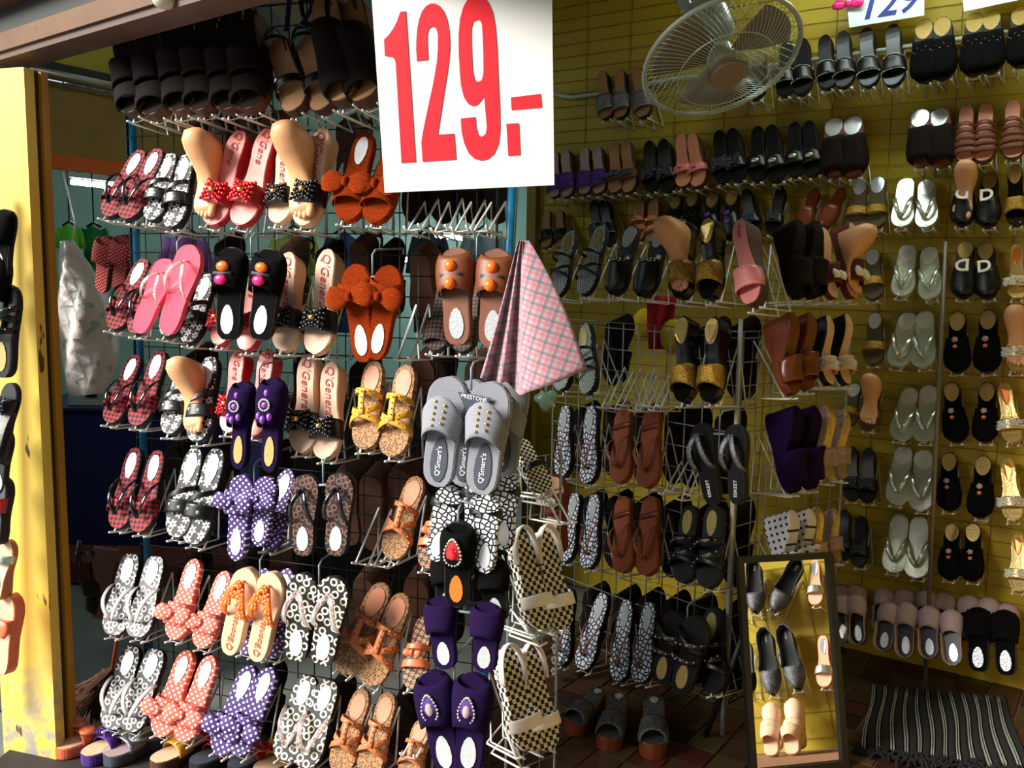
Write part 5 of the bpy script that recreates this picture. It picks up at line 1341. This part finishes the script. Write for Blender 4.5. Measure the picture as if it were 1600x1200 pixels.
# nail rail they hang from
MB_ = MB().tube([atY(-10, 300, PB.y - .095), atY(-10, 1100, PB.y - .095)], .012, 8).obj('hanging_rail', M['dark_wire']); tag(MB_, 'dark upright rail beside the pillar at the left edge', 'rail')

# ------------------------------------------------------------------ what lies behind the tall rack
n0 = struct('wall_neighbour', MB().box((-1.8, 7.0, 1.4), (3.2, .05, 1.4)), M['mint'])
struct('wall_left', MB().box((-4.2, 5.0, 1.4), (.05, 2.0, 1.4)), M['mint'])
fa, fb = base(40, 3.30), base(300, 3.95); fd = (fb - fa).normalized(); fnm = fd.cross(Z)
if fnm.y > 0: fnm = -fnm
FL = (fb - fa).length; ax2 = (fd, fnm, Z)
def fbox(name, z0, z1, off, th, mat, label, cat='board'):
    t_ = MB().box(fa + fd * FL / 2 + fnm * off + Z * ((z0 + z1) / 2), (FL / 2, th, (z1 - z0) / 2), ax2).obj(name, mat, None, False); return tag(t_, label, cat)
def zat(py, px=140): 
    p = hit(px, py, fa, fnm); return p.z
fbox('stall_fascia', zat(248), zat(146), 0, .01, wall_mat('fascia_brown', '96802e', 'a48c36', '7c6826', 8), 'olive brown fascia board of the stall behind the pillar')
fbox('awning_edge', zat(270), zat(248) - .001, .006, .012, plain('awning_orange', 'e8731c', .7), 'orange awning edge under the olive fascia board')
fbox('upper_board', zat(112) + .001, zat(40), .0, .01, plain('upper_board_olive', 'b4aa3c', .7), 'olive yellow board above the grey pipes behind pillar')
fbox('beam_strip', zat(124), zat(112), .012, .02, M['beam_dark'], 'dark beam under the olive yellow board')
for py, r_, nm in ((133, .014, 'upper'), (144, .008, 'lower')):
    z_ = zat(py); tag(MB().tube([fa + fnm * .03 + Z * z_, fb + fnm * .03 + Z * z_], r_, 8).obj('pipe', plain('pipe_grey_' + nm, '7c7660', .5), None), nm + ' grey pipe along the fascia behind the pillar', 'pipe')
EM = bpy.data.materials.new('tube_light'); EM.use_nodes = True; b_ = EM.node_tree.nodes['Principled BSDF']; b_.inputs['Emission Color'].default_value = (.85, 1, .97, 1); b_.inputs['Emission Strength'].default_value = 75
EM2 = EM.copy(); EM2.name = 'tube_light_shop'; EM2.node_tree.nodes['Principled BSDF'].inputs['Emission Strength'].default_value = 34
def tube_lamp(a, b, label, em=EM):
    t_ = empty('tube_lamp', a); d = b - a
    MB().tube([V((0, 0, 0)), d], .016, 10).obj('tube', em, t_)
    MB().box(d / 2 + Z * .04, (d.length / 2, .03, .015), (d.normalized(), Z.cross(d.normalized()), Z)).obj('fitting', M['white_wire'], t_, False)
    if a.y > 3.1 and a.z < 2.6 or a.y > 4:
        for k_ in (.15, .85): MB().tube([d * k_ + Z * .055, d * k_ + Z * (2.87 - a.z - d.z * k_)], .004, 5).obj('suspension_rod', M['dark_wire'], t_)
    tag(t_, label, 'lamp'); return t_
tube_lamp(atY(112, 284, 5.6), atY(184, 292, 5.6), 'lit fluorescent tube under the orange awning edge')
tube_lamp(atY(676, 368, 6.2), atY(722, 372, 6.2), 'lit fluorescent tube seen below the price sign through the rack')
tube_lamp(atY(612, 404, 6.3), atY(638, 406, 6.3), 'short lit fluorescent tube seen through the rack beside knit slippers')
tube_lamp(V((-2.3, 3.16, 2.8)), V((-1.5, 3.16, 2.8)), 'added unseen tube brightening the olive boards behind the pillar', EM)  # extra lamp above the frame, added to light the fascia
# shop lamps under the ceiling, above the frame
tube_lamp(st_co(1.1, -.45) + Z * 2.67, st_co(2.5, -.45) + Z * 2.67, 'fluorescent tube on the shop ceiling above the back wall', EM2)
# shirts
def shirt(px0, px1, py0, py1, Y, mat, label):
    a, b = atY(px0, py0, Y), atY(px1, py1, Y); w_ = (b.x - a.x) / 2; h_ = a.z - b.z; c = V(((a.x + b.x) / 2, Y, b.z)); t_ = empty('shirt', c); G = []
    for i in range(13):
        f = i / 12; row = []
        for j in range(7):
            g_ = j / 6; x = (f - .5) * 2 * w_ * (.72 + .06 * (1 - g_)); row.append(V((x, -.03 * math.sin(pi * f) - .012 * math.sin(f * 14) * (1 - g_), h_ * g_ * (1 - .12 * abs(f - .5) * 2 * (g_ > .9)))))
        G.append(row)
    MB().sheet(G, .004).obj('body', mat, t_)
    for s_ in (-1, 1):
        MB().tube([V((s_ * w_ * .62, 0, h_ * .93)), V((s_ * w_ * .85, 0, h_ * .78)), V((s_ * w_ * 1.0, 0, h_ * .58))], [w_ * .26, w_ * .24, w_ * .22], 10, (1, .4)).obj('sleeve', mat, t_)
    MB().tube([V((-w_ * .5, 0, h_ * .97)), V((0, 0, h_ * 1.05)), V((w_ * .5, 0, h_ * .97))], .008, 6).obj('hanger', M['dark_wire'], t_)
    MB().tube([V((0, 0, h_ * 1.05)), V((0, 0, 2.87 - b.z))], .004, 5).obj('hanging_cord', M['dark_wire'], t_)
    tag(t_, label, 'shirt', 'shirts in the stall behind')
shirt(88, 132, 350, 440, 5.0, plain('lime_cloth', '58b820', .8), 'lime green shirt hanging behind the yellow pillar')
shirt(124, 172, 352, 436, 5.2, plain('green_cloth', '0d6a30', .8), 'dark green shirt hanging beside the lime one')
for i, (a, b, c) in enumerate([(420, 500, 'a8b44c'), (505, 575, '2e4a78'), (250, 330, '6a3c78'), (640, 700, '24303c'), (720, 790, '8a9aa4')]):
    shirt(a, b, 360, 520, 6.0 - .1 * i, plain('cloth_%d' % i, c, .8), ['olive', 'blue', 'mauve', 'dark', 'pale grey'][i] + ' shirt glimpsed through the tall rack')
# white patterned plastic bag
def bag():
    pts_l = [(100, 378), (98, 430), (97, 480), (99, 540), (104, 600), (112, 618)]; pts_r = [(112, 376), (140, 420), (164, 460), (182, 520), (184, 560), (170, 612)]
    secs = []
    for k in range(13):
        f = k / 12; a, b = lerp2(pts_l, f), lerp2(pts_r, f); A_, B_ = atY(*a, 3.1), atY(*b, 3.1); c = (A_ + B_) / 2; w_ = (B_ - A_).length / 2; th = .03 + .07 * math.sin(pi * min(1, f * .9 + .05)); rr = random.Random(k)
        secs.append([c + (B_ - A_).normalized() * w_ * math.cos(a_) + V((0, 1, 0)) * th * math.sin(a_) * (1 + .22 * math.sin(a_ * 5 + k * 1.3)) for a_ in [2 * pi * i / 20 for i in range(20)]])
    t = NT('bag_plastic', .35, trans=.15); v = t.coord(1, flat=False); n1_ = t.noise(v, 26, 1); t.col(t.mix(t.ramp(n1_.outputs[0], .6, .66), rgb('d9d2cb'), rgb('9db0a6'))); n2_ = t.noise(v, 14, 3); t.bump(n2_.outputs[0], .6, .02)
    t_ = empty('plastic_bag', secs[0][0]); o = MB().loft([[p - secs[0][0] for p in s_] for s_ in secs]).obj('bag_body', t.m, t_)
    MB().tube([V((0.0, 0, -.01)), V((.0, .03, .06)), atY(98, 266, 3.4) - secs[0][0]], .004, 6).obj('handle', t.m, t_)
    tag(t_, 'bulging white plastic bag with grey print hanging behind the pillar', 'bag')
bag()
# navy draped table with a small case, step, boxes
tb = flo(100, 868); ta = empty('draped_table', V((tb.x + .35, tb.y + .4, 0)))
MB().box((0, 0, .38), (.55, .35, .375)).obj('navy_drape', plain('navy_cloth', '0a1550', .8), ta, False)
MB().box((0, 0, .762), (.57, .37, .006)).obj('table_top', plain('table_top', '10204a', .7), ta, False)
tag(ta, 'table under a navy blue drape behind the pillar', 'table')
bx = empty('carry_case', V((tb.x + .12, tb.y + .2, .77)))
MB().box((0, 0, .04), (.12, .08, .04)).obj('case_body', plain('case_grey', 'a8b0ae', .5), bx, False); MB().box((0, -.082, .05), (.03, .004, .008)).obj('latch', M['dark_wire'], bx, False)
tag(bx, 'small grey case on the navy draped table', 'case')
stp = flo(100, 912); t_ = empty('brick_step', V((stp.x + .5, stp.y + .15, 0)))
for k in range(7):
    MB().box((-.75 + k * .25, 0, .05), (.12, .14, .05)).obj('brick', plain('step_brick_%d' % k, ['6a2f20', '5c2a1c', '713524'][k % 3], .85), t_, False)
tag(t_, 'low red-brown brick step before the navy table', 'step')
nb = empty('draped_table', base(640, 4.4)); MB().box((0, 0, .45), (.5, .3, .45)).obj('drape', plain('dark_drape', '14161c', .85), nb, False); MB().box((0, 0, .91), (.52, .32, .01)).obj('table_top', M['sole_brown'], nb, False)
tag(nb, 'dark draped table seen through the lower part of the tall rack', 'table')
# dark strap sandal on the far left end of the rack, above the duster
A_, B_ = atY(186, 858, 2.85), atY(160, 968, 2.78)
shoe('dark_wedge', A_, B_, V((-.9, -.4, 0)), 'dark sandal hanging sideways left of the blue pole, above the duster', 'shoes on the tall rack', 1)
# feather duster
du = atY(176, 1045, 2.86); dt = atY(190, 955, 2.82); db = atY(140, 1130, 2.9); db.z = max(db.z, .07)
t_ = empty('feather_duster', du)
MB().tube([V((0, 0, 0)), dt - du], .007, 8).obj('handle', plain('duster_handle', 'c2451c', .4), t_)
FM = plain('feathers', '4a2c16', .9, var=.5, nscale=40); fmesh = MB(); rr = random.Random(9); axis = (db - du)
for i in range(420):
    k = rr.random(); p = axis * (k * .85); a = rr.uniform(0, 2 * pi); s1 = axis.normalized().orthogonal().normalized(); s2 = axis.normalized().cross(s1)
    o_ = (s1 * math.cos(a) + s2 * math.sin(a)) * (.03 + .06 * k) * rr.uniform(.5, 1.2); tp = p + o_ + axis.normalized() * .05 + Z * -.01; sd_ = axis.cross(o_).normalized() * .008; md = p + o_ * .6 + axis.normalized() * .012
    fmesh.add([p, md + sd_, tp, md - sd_], [(0, 1, 2, 3)])
tag(fmesh.obj('feathers', FM, t_), kind='stuff')
tag(t_, 'brown feather duster with orange handle beside the blue pole', 'duster')

# ------------------------------------------------------------------ oddments behind and on the white rack
yc = hit(1008, 505, WA, P_WR[1], -.28)
for px, py, r_, m_, lb in ((1006, 505, .045, 'd8b828', 'round yellow cushion behind the white rack'), (1052, 525, .05, 'cdb42a', 'yellow pouch behind the white rack'),):
    c = hit(px, py, WA, P_WR[1], -.3); t_ = empty('cushion', c)
    MB().sphere((0, 0, 0), (r_, r_ * .6, r_ * 1.25), 14, 9, lambda v, q: q * (1 + .04 * math.sin(v.z * 7))).obj('cover', plain('yellow_fabric_%d' % px, m_, .85), t_)
    MB().tube([V((r_ * math.cos(a), 0, r_ * 1.25 * math.sin(a))) for a in [2 * pi * k / 20 for k in range(20)]], .003, 5, closed=True).obj('seam', plain('seam_%d' % px, 'a8901c', .8), t_)
    tag(t_, lb, 'cushion')
c = hit(1032, 500, WA, P_WR[1], -.27); G = []
for i in range(8):
    G.append([V(((i / 7 - .5) * .11 * (1 - .3 * j / 7), .015 * math.sin(i * 1.5 + j * .4), .09 - .2 * j / 7)) for j in range(8)])
o = MB().sheet(G, .003).obj('red_cloth', plain('red_fabric', 'a8101c', .85)); o.location = c; tag(o, 'red cloth hanging behind the white rack between yellow cushions', 'cloth')
t_ = empty('flower_pendant', hit(868, 995, P_WR[0], P_WR[1], .18))
CR = plain('crystal', 'd8c8c8', .1, trans=.6)
for k in range(4):
    cz = V((0, 0, -.045 * k))
    fl = MB()
    for i in range(6):
        a = 2 * pi * i / 6; fl.sphere(cz + P_WR[2] * math.cos(a) * .011 + Z * math.sin(a) * .011, .008, 7, 5)
    fl.obj('flower', CR, t_)
MB().tube([V((0, 0, .05)), V((0, 0, -.13))], .0012, 4).obj('thread', M['grey_wire'], t_)
tag(t_, 'string of clear crystal flowers between checkered and pebble sandals', 'pendant')
P_ = hit(868, 755, P_SR[0], P_SR[1], -.05); Q_ = hit(850, 862, P_SR[0], P_SR[1], -.02)
shoe('burgundy_bow', hit(880, 862, P_SR[0], P_SR[1], -.06), hit(872, 740, P_SR[0], P_SR[1], -.06), V((-.7, -.7, 0)), 'red-edged shoe with tan sole facing out behind the side panel', 'shoes on the side panel', 1)
cg = plain('green_plastic', '9cc8b0', .15, trans=.4)
c = atY(853, 625, 2.75); t_ = empty('plastic_wrap', c); MB().sphere((0, 0, 0), (.034, .02, .03), 12, 8, lambda v, q: q * (1 + .25 * math.sin(v.x * 6 + v.z * 5))).obj('wrap_body', cg, t_); MB().tube([V((0, 0, .02)), V((.0, 0, .09))], .004, 5).obj('knot', cg, t_); tag(t_, 'crumpled pale green plastic wrap under the plaid cloth', 'wrap')
